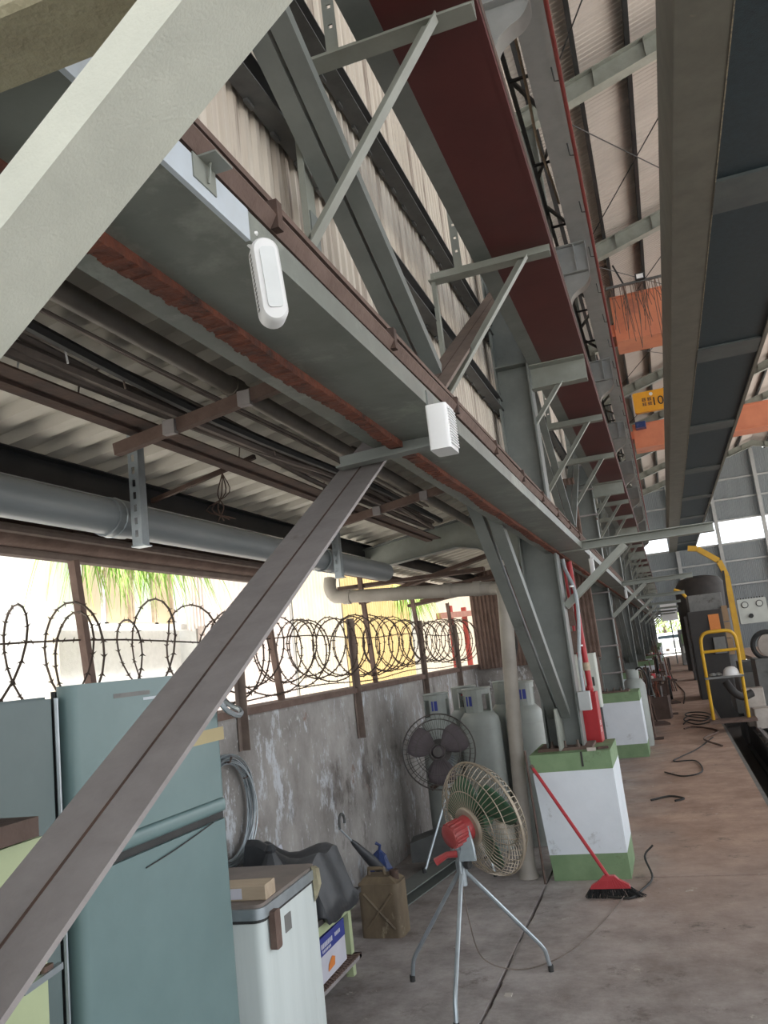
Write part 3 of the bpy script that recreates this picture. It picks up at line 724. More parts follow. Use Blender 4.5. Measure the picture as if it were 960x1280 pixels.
along('eave_angle', lprof(.07, .08, .006), -2.62, az(-2.62)-.10, 'rust_d')
# rolled brown gutter at the eave
g = thing('eave_gutter', 'brown rolled sheet metal gutter hanging along the eave over the wall', 'gutter')
prof = []
for k in range(9):
    t = PI+PI*k/8; prof.append((.055*math.cos(t), .055*math.sin(t)))
prof += [(.05, 0)]+[(.05*math.cos(2*PI-PI*k/8), .05*math.sin(2*PI-PI*k/8)) for k in range(1, 8)]+[(-.05, 0)]
MB().ext(prof, (-2.38, -1.5, 2.255), (-2.38, 5.0, 2.255)).build('trough', 'rust_m', g, True)
MB().tube([(-2.325, -1.5, 2.262), (-2.325, 5.0, 2.262)], .02, 8).build('rolled_rim', 'dusty_b', g, True)
MB().tube([(-2.40, -1.5, 2.19), (-2.40, 5.0, 2.19)], .024, 8).build('rolled_rim', 'dusty_b', g, True)
MB().bar((-2.45, -1.5, 2.34), (-2.45, 5.0, 2.34), .015, .16).build('back_board', 'rust_d', g)
for y in (1.2, 2.2, 3.05, 3.9, 4.7):
    MB().bar((-2.46, y, 2.33), (-2.31, y, 2.262), .03, .012).build('strap', 'rust_m', g)
# steel angle carrying cables
an = thing('cable_angle', 'rust edged steel angle under the annex roof carrying the cable bundle', 'angle')
MB().ext(lprof(.11, .05, .006), (-1.61, -1, 2.455), (-1.61, 6.0, 2.455), (0, 0, 1)).build('angle', 'rust_d', an)
MB().box((-1.618, -1, 2.445), (-1.57, 6.0, 2.4545)).build('lower_flange', 'rust_d', an)
cb = thing('cable_bundle', 'thick bundle of dusty cables lying on the annex roof angle', 'cables')
for i in range(9):
    ox, oz = random.uniform(-.05, .07), random.uniform(0, .05)
    pts = [(-1.49+ox+.035*math.sin(y*1.5+i*1.3), y, 2.498+oz+.014*math.sin(y*2.1+i*2)) for y in [-1+.35*k for k in range(20)]]
    MB().tube(pts, .012+.004*(i % 2), 6).build('cable', 'cable', cb, True)
MB().tube([(-1.38+.02*math.sin(y*2), y, 2.52+.015*math.sin(y*1.3+1)) for y in [-1+.35*k for k in range(20)]], .017, 6).build('cable', 'cable_k', cb, True)
for y in (1.75, 2.0, 3.0, 3.9):
    MB().tube([(-1.57, y, 2.478), (-1.56, y, 2.54), (-1.48, y, 2.56), (-1.41, y, 2.53), (-1.40, y, 2.475)], .0035, 4).build('cable_tie', 'white' if y == 1.75 else 'dusty_b', cb)
wb = thing('wire_pair', 'pair of thin wires strung under the annex roof between pipe and bundle', 'wires')
for k in range(3):
    MB().tube([(-1.32+.012*k-.01*y*(k == 2), y, 2.535+.008*math.sin(y*2+k)) for y in [-1+.5*j for j in range(13)]], .0055, 5).build('wire', 'cable', wb)
pp = thing('conduit_pipe', 'dark round conduit pipe running under the annex roof', 'pipe')
MB().tube([(-1.19, -1, 2.52), (-1.20, 2.4, 2.52), (-1.22, 4.5, 2.52), (-1.24, 6.1, 2.52)], .03, 10).build('pipe', 'pipe_d', pp, True)
for y in (2.3, 3.4): MB().lathe([(.035, -.03), (.035, .03)], 10, (-1.2, y, 2.52), (0, 1, 0)).build('coupling', 'pipe_d', pp, True)
for y0, lab in ((2.30, 'rusty cross bar over the slotted strut nearest the teal fridge'), (4.35, 'rusty cross bar behind the top of the dusty brown brace')):
    t = thing('cross_bar', lab, 'bar')
    MB().bar((-1.66, y0, 2.398), (-.78, y0-.03, 2.523), .03, .042).build('bar', 'rust_m', t)
    for x in (-1.43, -1.15):
        MB().box((x-.022, y0-.038, 2.506+.142*(x+.90)-.028), (x+.022, y0-.014, 2.506+.142*(x+.90)+.020)).build('clip', 'dusty', t)
# grey drain pipe with slotted hanger struts
dp = thing('drain_pipe', 'big grey plastic drain pipe hung from slotted struts under the annex roof', 'pipe')
pz = 2.27
MB().tube([(-1.99, -1.5, pz), (-1.99, 3, pz), (-1.99, 6.05, pz)], .07, 16).build('pipe', 'duct', dp, True)
MB().lathe([(.078, -.06), (.078, .06)], 16, (-1.99, 2.72, pz), (0, 1, 0)).build('coupling', 'duct', dp, True)
MB().lathe([(.076, -.06), (.076, .06)], 16, (-1.99, 5.0, pz), (0, 1, 0)).build('coupling', 'duct', dp, True)
for y, x, lab in ((2.70, -1.86, 'galvanised slotted strut holding the drain pipe under the rusty cross bar'), (4.78, -1.87, 'galvanised slotted strut holding the drain pipe behind the dusty brown brace')):
    t = thing('slotted_strut', lab, 'strut')
    z0, z1 = pz-.13, az(x)-.01
    m = MB(); z = z0+.03; hl = []
    while z < z1-.04: hl.append((z, z+.028)); z += .05
    perf(m, x-.0225, x+.0225, y-.0225, y-.0195, z0, z1, hl, 'x', x-.008, x+.006)
    m.box((x+.0195, y-.0195, z0), (x+.0225, y+.0195, z1)); m.box((x-.0225, y+.0195, z0), (x+.0225, y+.0225, z1)); m.build('channel', 'galv', t)
    MB().box((x-.03, y-.02, z0-.006), (x+.03, y+.03, z0)).build('foot', 'galv', t)
    m = MB(); m.tube([(-1.99+.075*math.cos(a), y, pz+.075*math.sin(a)) for a in [2*PI*k/20 for k in range(20)]], .006, 4, True); m.build('clamp', 'galv', t)
th = thing('thin_rod', 'thin rusty rod tied under the pale annex sheets', 'rod')
MB().bar((-2.2, 3.3, 2.46), (-1.62, 3.25, 2.56), .02, .02).build('rod', 'rust_d', th)
m = MB()
for k in range(4): m.tube(curve_pts([(-1.8, 3.27, 2.52), (-1.82+.02*k, 3.25, 2.42), (-1.80-.03*k, 3.26, 2.36), (-1.84+.03*k, 3.27, 2.30)], 4), .003, 4)
m.build('dangling_wire', 'rust_d', th)
# short struts and shelf brackets past the pipe
for x, y in ((-1.52, 6.12), (-1.17, 6.12)):
    o = MB().ext(lprof(.05, .05, .005), (x, y, 2.12), (x, y, 2.42)).build('drop_hanger', 'steel_l')
    tag(o, 'short steel drop hanger over the PVC soil pipe, ' + ('nearer the wall' if x < -1.4 else 'nearer the column'), 'hanger', 'hangers over the soil pipe')
# soil pipe
sp = thing('soil_pipe', 'dusty PVC soil pipe with an elbow running to the vertical pipe', 'pipe')
MB().tube(curve_pts([(-2.52, 6.22, 2.30), (-2.52, 6.2, 2.22), (-2.49, 6.2, 2.16), (-2.42, 6.2, 2.14), (-1.9, 6.2, 2.10)], 5)+[V((-1.20, 6.2, 2.048))], .052, 14).build('pipe', 'pvc', sp, True)
for x in (-2.38, -1.55, -1.32): MB().lathe([(.058, -.03), (.058, .03)], 14, (x, 6.2, 2.10+(-1.9-x)*.07), (1, 0, -.07)).build('coupling', 'pvc', sp, True)
vp = thing('vertical_pipe', 'pale weathered vertical pipe standing beside the broom pedestal', 'pipe')
MB().tube(curve_pts([(-1.20, 6.1, 0), (-1.165, 6.1, .9), (-1.125, 6.1, 1.6), (-1.105, 6.1, 1.94), (-1.12, 6.13, 2.03), (-1.20, 6.2, 2.045)], 6), .052, 14).build('pipe', 'pvc', vp, True)
MB().lathe([(.075, 0), (.06, .05), (.055, .12)], 14, (-1.20, 6.1, 0)).build('foot_collar', 'pvc', vp, True)
# dark messy scrap roof edge behind the pipe
sc = thing('scrap_eave', 'dark tangle of old boards under the eave past the soil pipe', 'boards')
for k in range(7):
    y = 6.6+k*.5; MB().bar((-2.6, y, 2.16+random.uniform(-.03, .1)), (-1.35, y+random.uniform(-.3, .3), 2.30+random.uniform(-.05, .12)), .12, .03).build('board', 'rust_d', sc)

# ------------------------------------------------------------------ posts on the perimeter wall and razor wire
for i, (y, dy) in enumerate(((2.95, .14), (4.72, .2), (6.50, .25), (8.0, .3), (9.4, .3))):
    t = MB().ext(lprof(.035, .035, .005), (-2.40, y+dy, 1.42), (-2.36, y-.02, 2.50 if i == 2 else 2.172), (0, 1, 0)).build('leaning_post', 'rust_m')
    tag(t, 'leaning rusty angle post on the coping ' + ('in front of the beige windows', 'in front of the pink shed', 'in front of the yellow shed', 'just past the second upright wall post', 'nearest the return wall')[i], 'post', 'leaning angle posts')
for i, (y, z0, z1) in enumerate(((4.21, 1.20, 1.78), (6.02, 1.05, 1.95), (7.9, 1.0, 1.95), (9.3, 1.0, 1.92))):
    t = MB().ext(lprof(.05, .04, .005), (-2.325, y, z0), (-2.325, y, z1), (0, -1, 0)).build('wall_post', 'dusty_b')
    tag(t, 'upright dark angle post on the wall face ' + ('above the wire coil', 'above the dark dusty fan', 'behind the gas cylinders', 'nearest the return wall')[i], 'post', 'upright wall posts')
rw = thing('razor_wire', 'coiled rusty razor wire running along the top of the wall', 'razor wire')
pts = []; ph = 0; y = .6
while y < 10.2:
    pitch = .46 if y < 4 else (.25 if y < 6.2 else .17)
    r = (.255 if y < 4 else .225)+.022*math.sin(y*2.1)+.012*math.sin(ph*.37)
    pts.append((-2.40+r*math.cos(ph)*.8, y+.10*math.sin(ph*.5), 1.745+r*math.sin(ph)))
    ph += 2*PI/22; y += pitch/22
MB().tube(pts, .005, 4).build('coil', 'razor', rw)
pts2 = []; ph = 1.9; y = .4
while y < 6.2:
    r = .235+.02*math.sin(y*3.1); pts2.append((-2.41+r*math.cos(ph)*.8, y+.14*math.sin(ph*.5+1), 1.71+r*math.sin(ph))); ph += 2*PI/22; y += (.62 if y < 4 else .5)/22
MB().tube(pts2, .005, 4).build('coil', 'razor', rw)

m = MB()
for a, b in list(zip(pts[:-1], pts[1:]))+list(zip(pts2[:-1], pts2[1:])):
    a, b = V(a), V(b); n = max(1, int((b-a).length/.05))
    for k in range(n):
        p = a.lerp(b, k/n); d = (b-a).normalized(); u = V((random.uniform(-1, 1), random.uniform(-1, 1), random.uniform(-1, 1))).cross(d).normalized()
        s = .016; q = d*.013
        m.add([p-u*s-q, p+q*.5, p+u*s-q, p-q*.5], [(0, 1, 2, 3)]); v = u.cross(d)
        m.add([p-v*s+q, p+q*.5, p+v*s+q, p-q*.5], [(0, 1, 2, 3)])
tag(m.build('barbs', 'razor', rw), kind='stuff')
for z in (1.82, 1.47):
    q = [(-2.40+.01*math.sin(y*4), y, z+.015*math.sin(y*2.6)) for y in [.6+.3*k for k in range(32)]]
    MB().tube(q, .004, 4).build('strand', 'razor', rw)
    m = MB()
    for i in range(150):
        y = .6+i*.062; p = V((-2.40, y, z+.015*math.sin(y*2.6))); a = random.uniform(0, PI)
        u = V((math.cos(a), 0, math.sin(a)))*.015; m.add([p-u, p+V((0, .007, 0)), p+u, p-V((0, .007, 0))], [(0, 1, 2, 3)])
    tag(m.build('barbs', 'razor', rw), kind='stuff')

# ------------------------------------------------------------------ neighbouring buildings beyond the wall
nb = thing('neighbour_house', 'white stucco neighbour house with a row of beige windows', 'building', (-5, 0, -.06))
MB().box((-.6, -6, 0), (0, 5.82, 5)).build('stucco_wall', 'stucco', nb)
MB().box((-.6, 5.82, 0), (-.12, 8.05, 2.28)).build('stucco_wall', 'stucco', nb)
MB().box((-.6, 5.82, 3.2), (-.12, 8.05, 5)).build('stucco_wall', 'stucco', nb)
MB().box((-.2, 5.82, 2.24), (-.02, 8.1, 2.30)).build('window_sill', 'stucco', nb)
ya = 5.86
for k, wd in enumerate((.22, .34, .36, .42, .40, .34)):
    f = MB(); yb = ya+wd
    f.box((-.2, ya, 2.3), (-.13, ya+.03, 3.2)); f.box((-.2, yb-.03, 2.3), (-.13, yb, 3.2)); f.box((-.2, ya, 3.16), (-.13, yb, 3.2)); f.box((-.2, ya, 2.3), (-.13, yb, 2.33))
    fr = f.build('window_frame', 'stucco' if k < 3 else 'wood', nb)
    MB().box((-.18, ya+.03, 2.33), (-.165, yb-.03, 3.16)).build('pane', 'pane2' if k in (1, 4) else 'pane', fr)
    ya = yb+.01
MB().box((-.2, 5.82, 1.45), (0.02, 5.94, 3.3)).build('corner_post', 'ext_cream', nb)
def shed(name, label, y0, y1, mt, zt, x):
    t = thing(name, label, 'building', (x, y0, -.06)); n = int((y1-y0)/.6)
    p = MB().add(*corr(.6, zt, .12, .03)).build('wall_sheet', mt, t)
    for i in range(1, n): inst(p, t, (0, .6*i, 0))
    MB().box((-.6, 0, 0), (-.02, n*.6, zt)).build('wall_core', 'stucco', t)
    return t
shed('sheet_shed', 'pale pink corrugated shed beyond the razor wire', 8.15, 10.6, 'ext_pink', 4.6, -4.95)
shed('sheet_shed', 'cream corrugated shed next to the pink one', 10.6, 12.5, 'ext_cream', 4.4, -4.9)
s3 = shed('sheet_shed', 'yellow corrugated shed beyond the razor wire', 12.5, 16.2, 'ext_yel', 4.4, -4.9)
s4 = shed('sheet_shed', 'far cream corrugated shed past the yellow one', 16.2, 26, 'ext_cream', 4.2, -4.7)
for i, (y, z) in enumerate(((17.3, 2.0), (18.6, 2.0), (20.0, 2.1))):
    o = MB().box((-4.4, y, -.06), (-4.3, y+.12, z+.6)).build('timber_post', 'redrod'); tag(o, 'red brown timber post, %s past the yellow shed' % ('first', 'second', 'third')[i], 'post', 'yard posts')
o = MB(); o.bar((-4.252, 16.0, 2.35), (-4.252, 21.5, 2.55), .1, .12); tag(o.build('timber_rail', 'deck_lip'), 'salmon coloured rail on the yard posts', 'rail')
def plant(name, label, loc, n, sy, ln, droop):
    t = thing(name, label, 'plant', loc); m = MB(); m2 = MB()
    for i in range(n):
        p = V((random.uniform(-.12, .12), random.uniform(-sy, sy), random.uniform(-.05, .1))); h = random.uniform(0, 2*PI); l = ln*random.uniform(.5, 1.1)
        dx, dy = math.cos(h)*.35+.15, math.sin(h)*.7; q = []; wv = V((-math.sin(h), math.cos(h), 0)); k = 6; vs = []
        for j in range(k+1):
            s = j/k; c = p+V((dx*l*s, dy*l*s, l*(.35*s-droop*s*s))); wd = .012*(1-s*s)+.001; vs += [c-wv*wd, c+wv*wd]
        (m2 if i % 5 == 0 else m).add(vs, [(2*j, 2*j+1, 2*j+3, 2*j+2) for j in range(k)])
    tag(m.build('leaves', 'leaf', t), kind='stuff'); tag(m2.build('dry_leaves', 'leaf2', t), kind='stuff')
    MB().rbox((-.06, -sy, -.12), (.06, sy, -.02), .02).build('planter', 'rust_m', t)
    for s in (-.8, .8): MB().bar((-.13, s*sy, -.16-loc[2]+.1), (-.13, s*sy, -.02), .03, .03).build('support', 'rust_m', t)
plant('hanging_grass', 'long green grassy plant hanging in front of the beige windows', (-4.25, 6.0, 2.86), 320, .75, .75, 1.15)
plant('hanging_grass', 'green grassy plant hanging by the yellow shed', (-4.3, 14.2, 2.75), 220, .7, .9, 1.0)
cu_ = thing('curtain_rag', 'torn pale curtain hanging at the end of the window row', 'curtain', (-4.9, 8.1, 2.2))
m = MB(); 
for k in range(10): m.box((-.02+.02*(k % 2), k*.035-.2, -.1+random.uniform(0, .15)), (-.005+.02*(k % 2), k*.035-.165, 1.0))
m.build('cloth', 'ext_pink', cu_)

# ------------------------------------------------------------------ lamp and louvred box on the beam
lp = thing('emergency_lamp', 'small white capsule lamp hanging on the side of the long beam', 'lamp', (-.487, 1.075, 2.183), .62)
m = MB(); prof = []
for k in range(13): a = PI*k/12; prof.append((.021*math.cos(a), .048+.021*math.sin(a)))
for k in range(13): a = PI+PI*k/12; prof.append((.021*math.cos(a), -.048+.021*math.sin(a)))
n = len(prof); m.add([(u, -.010, v) for u, v in prof]+[(u, .016, v) for u, v in prof]+[(u*.84, -.016, v*.94) for u, v in prof],
      [tuple(range(n, 2*n))]+[tuple(range(3*n-1, 2*n-1, -1))]+[(k, (k+1) % n, n+(k+1) % n, n+k) for k in range(n)]+[(2*n+k, 2*n+(k+1) % n, (k+1) % n, k) for k in range(n)])
hb = m.build('housing', 'white', lp, True); hb.rotation_euler = (0, -.07, 0)
MB().rbox((-.010, -.0185, -.048), (.013, -.0155, .050), .006, 3, 1).build('lens', 'lens', hb)
m = MB()
for k in range(14): m.box((-.0216, -.004, -.046+k*.0068), (-.0208, .006, -.0425+k*.0068))
m.build('side_vents', 'machine_g', hb)
MB().tube(curve_pts([(-.012, .012, .058), (-.024, .012, .070), (-.020, .012, .085), (-.008, .016, .09)], 5), .0035, 5).build('flex', 'white', lp)
MB().box((-.015, .014, .02), (.012, .028, .075)).build('bracket', 'white', lp)
bx = thing('louvred_box', 'white plastic louvred box mounted on the side of the long beam', 'box', (-.472, 2.06, 2.178))
MB().rbox((-.032, -.048, -.060), (.024, .048, .060), .008, 3, 2).build('shell', 'white', bx, True)
for k in range(13): MB().box((.022, -.036, -.048+k*.0078), (.0285, .038, -.0445+k*.0078)).build('louvre', 'white', bx)
MB().box((-.0325, -.02, .05), (-.028, .04, .11)).build('mounting_strap', 'steel', bx)

# ------------------------------------------------------------------ teal fridge, grey cabinet, pale green locker
fr = thing('refrigerator', 'tall teal two door refrigerator behind the dusty brown brace', 'refrigerator', (-1.3, 1.585, 0))
MB().rbox((-.62, 0, .04), (-.065, .65, 1.60), .02, 2, 2).build('body', 'teal', fr, True)
def rdoor(z0, z1):
    d = MB().rbox((-.055, .002, z0), (.0, .648, z1), .022, 4, 2).build('door', 'teal', fr, True)
    MB().box((-.066, .01, z0+.01), (-.054, .64, z1-.01)).build('door_gasket', 'gasket', d)
    return d
d1 = rdoor(1.265, 1.625); d2 = rdoor(.10, 1.205)
MB().rbox((-.05, .002, 1.222), (-.004, .648, 1.262), .012, 3, 1).build('chrome_trim', 'teal', fr, True)
MB().box((-.055, .005, 1.203), (-.012, .645, 1.224)).build('handle_recess', 'gasket', fr)
MB().box((-.001, .36, 1.425), (.0008, .66, 1.462)).build('tape', 'tape', fr)
MB().box((-.0005, .15, 1.583), (.0008, .30, 1.594)).build('scratch_mark', 'machine_g', fr)
MB().box((-.0005, .27, 1.570), (.0008, .36, 1.577)).build('scratch_mark', 'beam_side', fr)
MB().tube(curve_pts([(.002, .24, 1.168), (.004, .34, 1.178), (.004, .44, 1.190), (.004, .56, 1.207)], 6), .0018, 5).build('cord', 'gasket', fr)
MB().tube(curve_pts([(.0, .60, 1.60), (.03, .62, 1.52), (.05, .66, 1.49), (.03, .72, 1.50), (-.04, .76, 1.53), (-.08, .77, 1.6)], 6), .008, 6).build('cable_loop', 'galv', fr)
for y in (.1, .55):
    for x in (-.55, -.12): MB().lathe([(.022, 0), (.022, .045)], 8, (x, y, 0)).build('foot', 'gasket', fr)
gc = thing('steel_cabinet', 'dull grey teal steel cabinet beside the teal refrigerator', 'cabinet', (-1.33, .93, 0))
MB().box((-.57, 0, 0), (-.022, .63, 1.605)).build('body', 'teal_d', gc)
MB().rbox((-.02, .003, .06), (0, .627, 1.60), .006, 2, 2).build('door', 'teal_d', gc)
MB().tube([(.002, .636, .06), (.002, .636, 1.60)], .005, 6).build('edge_strip', 'galv', gc)
lk = thing('locker', 'pale green steel locker with a worn latch beside the grey cabinet', 'locker', (-1.14, .60, 0))
MB().box((-.17, 0, 0), (-.016, .70, 1.36)).build('body', 'lime', lk)
ld = MB().box((-.015, .004, .05), (0, .696, 1.355)).build('door', 'lime', lk)
MB().ext([(-.004,-.006),(.004,-.006),(.006,.006),(-.006,.006)], (.005, .63, 1.115), (.014, .715, 1.128)).build('latch_handle', 'galv', ld)
MB().rbox((0, .675, 1.118), (.012, .70, 1.138), .004).build('latch_boss', 'rust_m', ld)
bd = MB().box((-1.30, .62, 1.3605), (-1.125, 1.27, 1.395)).build('rough_board', 'wood_d'); tag(bd, 'rough dark brown board lying on the pale green locker', 'board')

# ------------------------------------------------------------------ white chest freezer with junk
fz = thing('chest_freezer', 'white rust streaked chest freezer with a dusty brown lid', 'freezer', (-1.505, 2.76, .012), .06)
MB().rbox((-.60, 0, .04), (0, .56, .735), .035, 4, 2).build('tub', 'freezer', fz, True)
MB().rbox((-.605, -.005, .737), (.005, .565, .748), .035, 4, 2).build('gasket', 'gasket', fz)
l = MB().rbox((-.61, -.01, .748), (.01, .57, .785), .04, 4, 2).build('lid', 'galv', fz, True)
MB().rbox((-.60, .0, .785), (.0, .56, .797), .03, 4, 2).build('lid_top', 'lid', l, True)
h = MB(); h.rbox((.006, .05, .63), (.03, .10, .76), .01, 3, 0); tag(h.build('latch', 'rust_m', fz, True), 'rusted brown latch')
h = MB(); h.add([(.005, .50, .80), (.022, .505, .79), (.026, .51, .72), (.006, .505, .66), (.005, .55, .79), (.022, .545, .78), (.026, .545, .72), (.006, .54, .67)], [(0,1,2,3),(7,6,5,4),(0,4,5,1),(1,5,6,2),(2,6,7,3),(3,7,4,0)])
h.build('hinge_cover', 'olive', fz)
MB().box((.0, .20, .64), (.0025, .26, .70)).build('name_plate', 'machine_g', fz)
for y in (.06, .5):
    for x in (-.54, -.06): MB().lathe([(.025, 0), (.025, .045)], 8, (x, y, 0)).build('foot', 'gasket', fz)
wbk = thing('wood_block', 'sawn pale wood block lying on the freezer lid', 'block', (-1.565, 2.86, .809), .1)
MB().rbox((-.16, -.05, 0), (.05, .05, .052), .004, 1, 0).build('block', 'wood', wbk)
MB().box((-.15, -.052, .008), (-.04, -.0495, .044)).build('paper_label', 'boxwhite', wbk)

tb = thing('work_table', 'low pale green angle iron table with a mesh shelf beside the freezer', 'table', (0, 0, 0))
tx0, tx1, ty0, ty1 = -2.24, -1.80, 3.42, 4.36
for x in (tx0, tx1-.04):
    for y in (ty0, ty1-.04):
        L_ = MB().ext(lprof(.04, .04, .006), (x, y, 0), (x, y, .40), (0, 1, 0)).build('leg', 'lime', tb)
MB().box((tx0-.02, ty0, .40), (tx1+.02, ty1+.03, .425)).build('table_top', 'machine', tb)
MB().box((tx1-.012, ty0, .345), (tx1, ty1, .40)).build('apron', 'lime', tb)
MB().box((tx0, ty1-.012, .345), (tx1, ty1, .40)).build('apron', 'lime', tb)
m = MB()
for k in range(30):
    y = ty0+.03*k+.02; m.bar((tx0, y, .105), (tx1, min(y+.35, ty1), .105), .006, .006); m.bar((tx1, y, .107), (tx0, min(y+.35, ty1), .107), .006, .006)
m.build('mesh_shelf', 'rust_m', tb)
for a, b in (((tx1-.03, ty0, .085), (tx1, ty1, .102)), ((tx0, ty0, .085), (tx0+.03, ty1, .102)), ((tx0, ty1-.03, .085), (tx1, ty1, .102))): MB().box(a, b).build('shelf_rail', 'dusty', tb)
cbx = thing('printed_box', 'blue and white printed carton on the mesh shelf', 'carton', (-1.925, 4.08, .112), .03)
MB().box((-.10, -.17, 0), (.09, .17, .20)).build('carton', 'boxwhite', cbx)
MB().box((-.101, -.171, .12), (.0915, .171, .201)).build('blue_band', 'boxblue', cbx)
m = MB()
for k in range(7): m.box((.0915, -.155+k*.022, .150), (.093, -.140+k*.022, .172))
for k in range(6): m.box((.0915, -.145+k*.02, .130), (.093, -.133+k*.02, .142))
for k in range(4): m.box((.0915, .03+k*.02, .155), (.093, .043+k*.02, .172))
m.build('white_lettering', 'boxwhite', cbx)
m = MB(); m.add([(.0925, -.09, .03), (.0925, .0, .035), (.0925, .01, .07), (.0925, -.03, .085), (.0925, -.08, .06)], [(0, 1, 2, 3, 4)]); m.build('orange_picture', 'orange_p', cbx)
# crumpled dark plastic sheet over freezer edge and table
ts = thing('plastic_sheet', 'crumpled dark grey plastic sheet draped over the table end behind the freezer', 'plastic sheet')
nx, ny = 12, 14; vs = []; fs = []
for j in range(ny+1):
    for i in range(nx+1):
        u, v = i/nx, j/ny
        y = 3.86+.47*v-.06*max(0, u-.5)*v; x = -2.23+.57*u
        z = .735-.06*v-.10*u*u+.022*math.sin(9*u+4*v)+.016*math.sin(13*v-5*u)+.03*math.sin(3*v+7*u)
        if u > .66: z -= (u-.66)*(.55+.25*(1-v)); x = -2.23+.57*.66+(u-.66)*.30
        if v < .12: z -= (.12-v)*.3
        if i == 0 or j in (0, ny): z = .428      # the edges hang down to the table top
        vs.append((x, y, max(z, .428 if u < .66 else .38)))
for j in range(ny):
    for i in range(nx): a = j*(nx+1)+i; fs.append((a, a+1, a+nx+2, a+nx+1))
o = MB().add(vs, fs).build('sheet', 'tarp', ts, True); md = o.modifiers.new('thick', 'SOLIDIFY'); md.thickness = .006
pk = thing('dark_sack', 'dark peaked sack slumped behind the freezer lid', 'sack', (-1.95, 3.72, .424)); pk.scale = (1, 1, .76)
MB().lathe([(.10, 0), (.12, .1), (.10, .25), (.06, .36), (.02, .46)], 8).build('sack', 'tarp', pk)
MB().lathe([(.018, .44), (.03, .47), (.012, .50)], 8).build('tied_neck', 'tarp', pk)
for i, (x, y, z, rx, rz, w_, h_, lab) in enumerate(((-2.16, 4.62, 0, .25, .5, .22, .50, 'white card leaning on the wall behind the umbrella'), (-2.22, 4.42, .425, .25, .2, .18, .22, 'small white card standing on the table against the wall'))):
    o = MB().box((-.006, -w_/2, 0), (.006, w_/2, h_)).build('card_sheet', 'boxwhite'); o.location = (x, y, z); o.rotation_euler = (0, -rx, rz); tag(o, lab, 'card')
um = thing('umbrella', 'folded black umbrella with a hooked metal handle leaning on the wall', 'umbrella', (-1.98, 5.15, 0))
a, b = V((0.02, .40, .086)), V((-.25, .02, .60)); d = (b-a)
MB().tube([a+d*.0, a+d*.15, a+d*.45, a+d*.72, a+d*.76], [.008, .028, .036, .018, .010], 10).build('folded_canopy', 'tarp', um, True)
MB().tube([a+d*.74, a+d*.95], .006, 8).build('shaft', 'galv', um, True)
hk = [a+d*.93+V((0, .045*(math.cos(t)-1)*-1, .045*math.sin(t)+.04)) for t in [PI*.0+PI*1.15*k/10 for k in range(11)]]
MB().tube([a+d*.93]+hk, .009, 8).build('hook_handle', 'steel_d', um, True)
jc = thing('jerrycan', 'filthy brown plastic jerrycan standing on the floor past the table', 'jerrycan', (-1.88, 4.98, 0))
MB().rbox((-.13, -.09, 0), (.13, .09, .30), .035, 4, 2).build('can_body', 'can', jc, True)
MB().add([(-.12,-.085,.30),(.12,-.085,.30),(.12,.085,.30),(-.12,.085,.30),(-.09,-.06,.335),(.07,-.06,.335),(.07,.06,.335),(-.09,.06,.335)], [(0,1,5,4),(1,2,6,5),(2,3,7,6),(3,0,4,7),(4,5,6,7),(0,3,2,1)]).build('shoulder', 'can', jc)
MB().lathe([(.028, .30), (.028, .36), (.022, .36)], 12, (.085, 0, 0)).build('cap', 'rust_d', jc, True)
MB().tube([(-.08, 0, .32), (-.075, 0, .37), (.02, 0, .37), (.03, 0, .325)], .013, 8).build('handle', 'can', jc, True)
for s in (-1, 1): MB().tube([(s*.09, -.092, .05), (-s*.09, -.092, .25)], .008, 6).build('moulded_rib', 'can', jc)
bb = thing('blue_bag', 'crumpled dark blue plastic bag standing against the wall', 'bag', (-2.17, 5.76, 0), .3)
m = MB(); n = 12; vs = []; hs = (0, .08, .18, .26, .30)
rs = (.07, .085, .08, .05, .012)
for hh, r in zip(hs, rs):
    for k in range(n): a = 2*PI*k/n; q = r*(1+.25*math.sin(3*a+hh*20)); vs.append((q*math.cos(a), q*.6*math.sin(a), hh))
fs = [(j*n+k, j*n+(k+1) % n, (j+1)*n+(k+1) % n, (j+1)*n+k) for j in range(4) for k in range(n)]+[tuple(range(n-1, -1, -1)), tuple(range(4*n, 5*n))]
m.add(vs, fs).build('bag', 'bluebag', bb)
MB().tube([(0, 0, .29), (.01, 0, .33), (-.02, 0, .35)], .012, 6).build('twisted_top', 'bluebag', bb)
sc_ = thing('steel_channel', 'long grey steel channel lying on the floor along the wall', 'channel', (0, 0, 0))
MB().ext(cprof(.16, .075, .008), (-2.02, 5.25, .0385), (-1.82, 6.70, .0385)).build('channel', 'steel', sc_)
MB().ext(lprof(.05, .05, .006), (-2.12, 5.2, .0), (-1.95, 6.6, .0)).build('edge_strip', 'steel_d', sc_)
mb_ = thing('motor_block', 'dark grey angular motor housing on the channel by the wall', 'motor', (-1.98, 6.44, .076), .2)
MB().add([(-.16,-.12,0),(.14,-.12,0),(.14,.12,0),(-.16,.12,0),(-.16,-.12,.14),(.06,-.12,.20),(.06,.12,.20),(-.16,.12,.14),(.14,-.12,.10),(.14,.12,.10)],
  [(0,3,2,1),(0,1,8,5,4),(3,7,6,9,2),(4,5,6,7),(5,8,9,6),(1,2,9,8),(0,4,7,3)]).build('housing', 'steel_d', mb_)
MB().lathe([(.05, 0), (.05, .03), (.02, .03), (.02, .07)], 12, (.14, 0, .06), (1, 0, 0)).build('shaft', 'bolt', mb_, True)

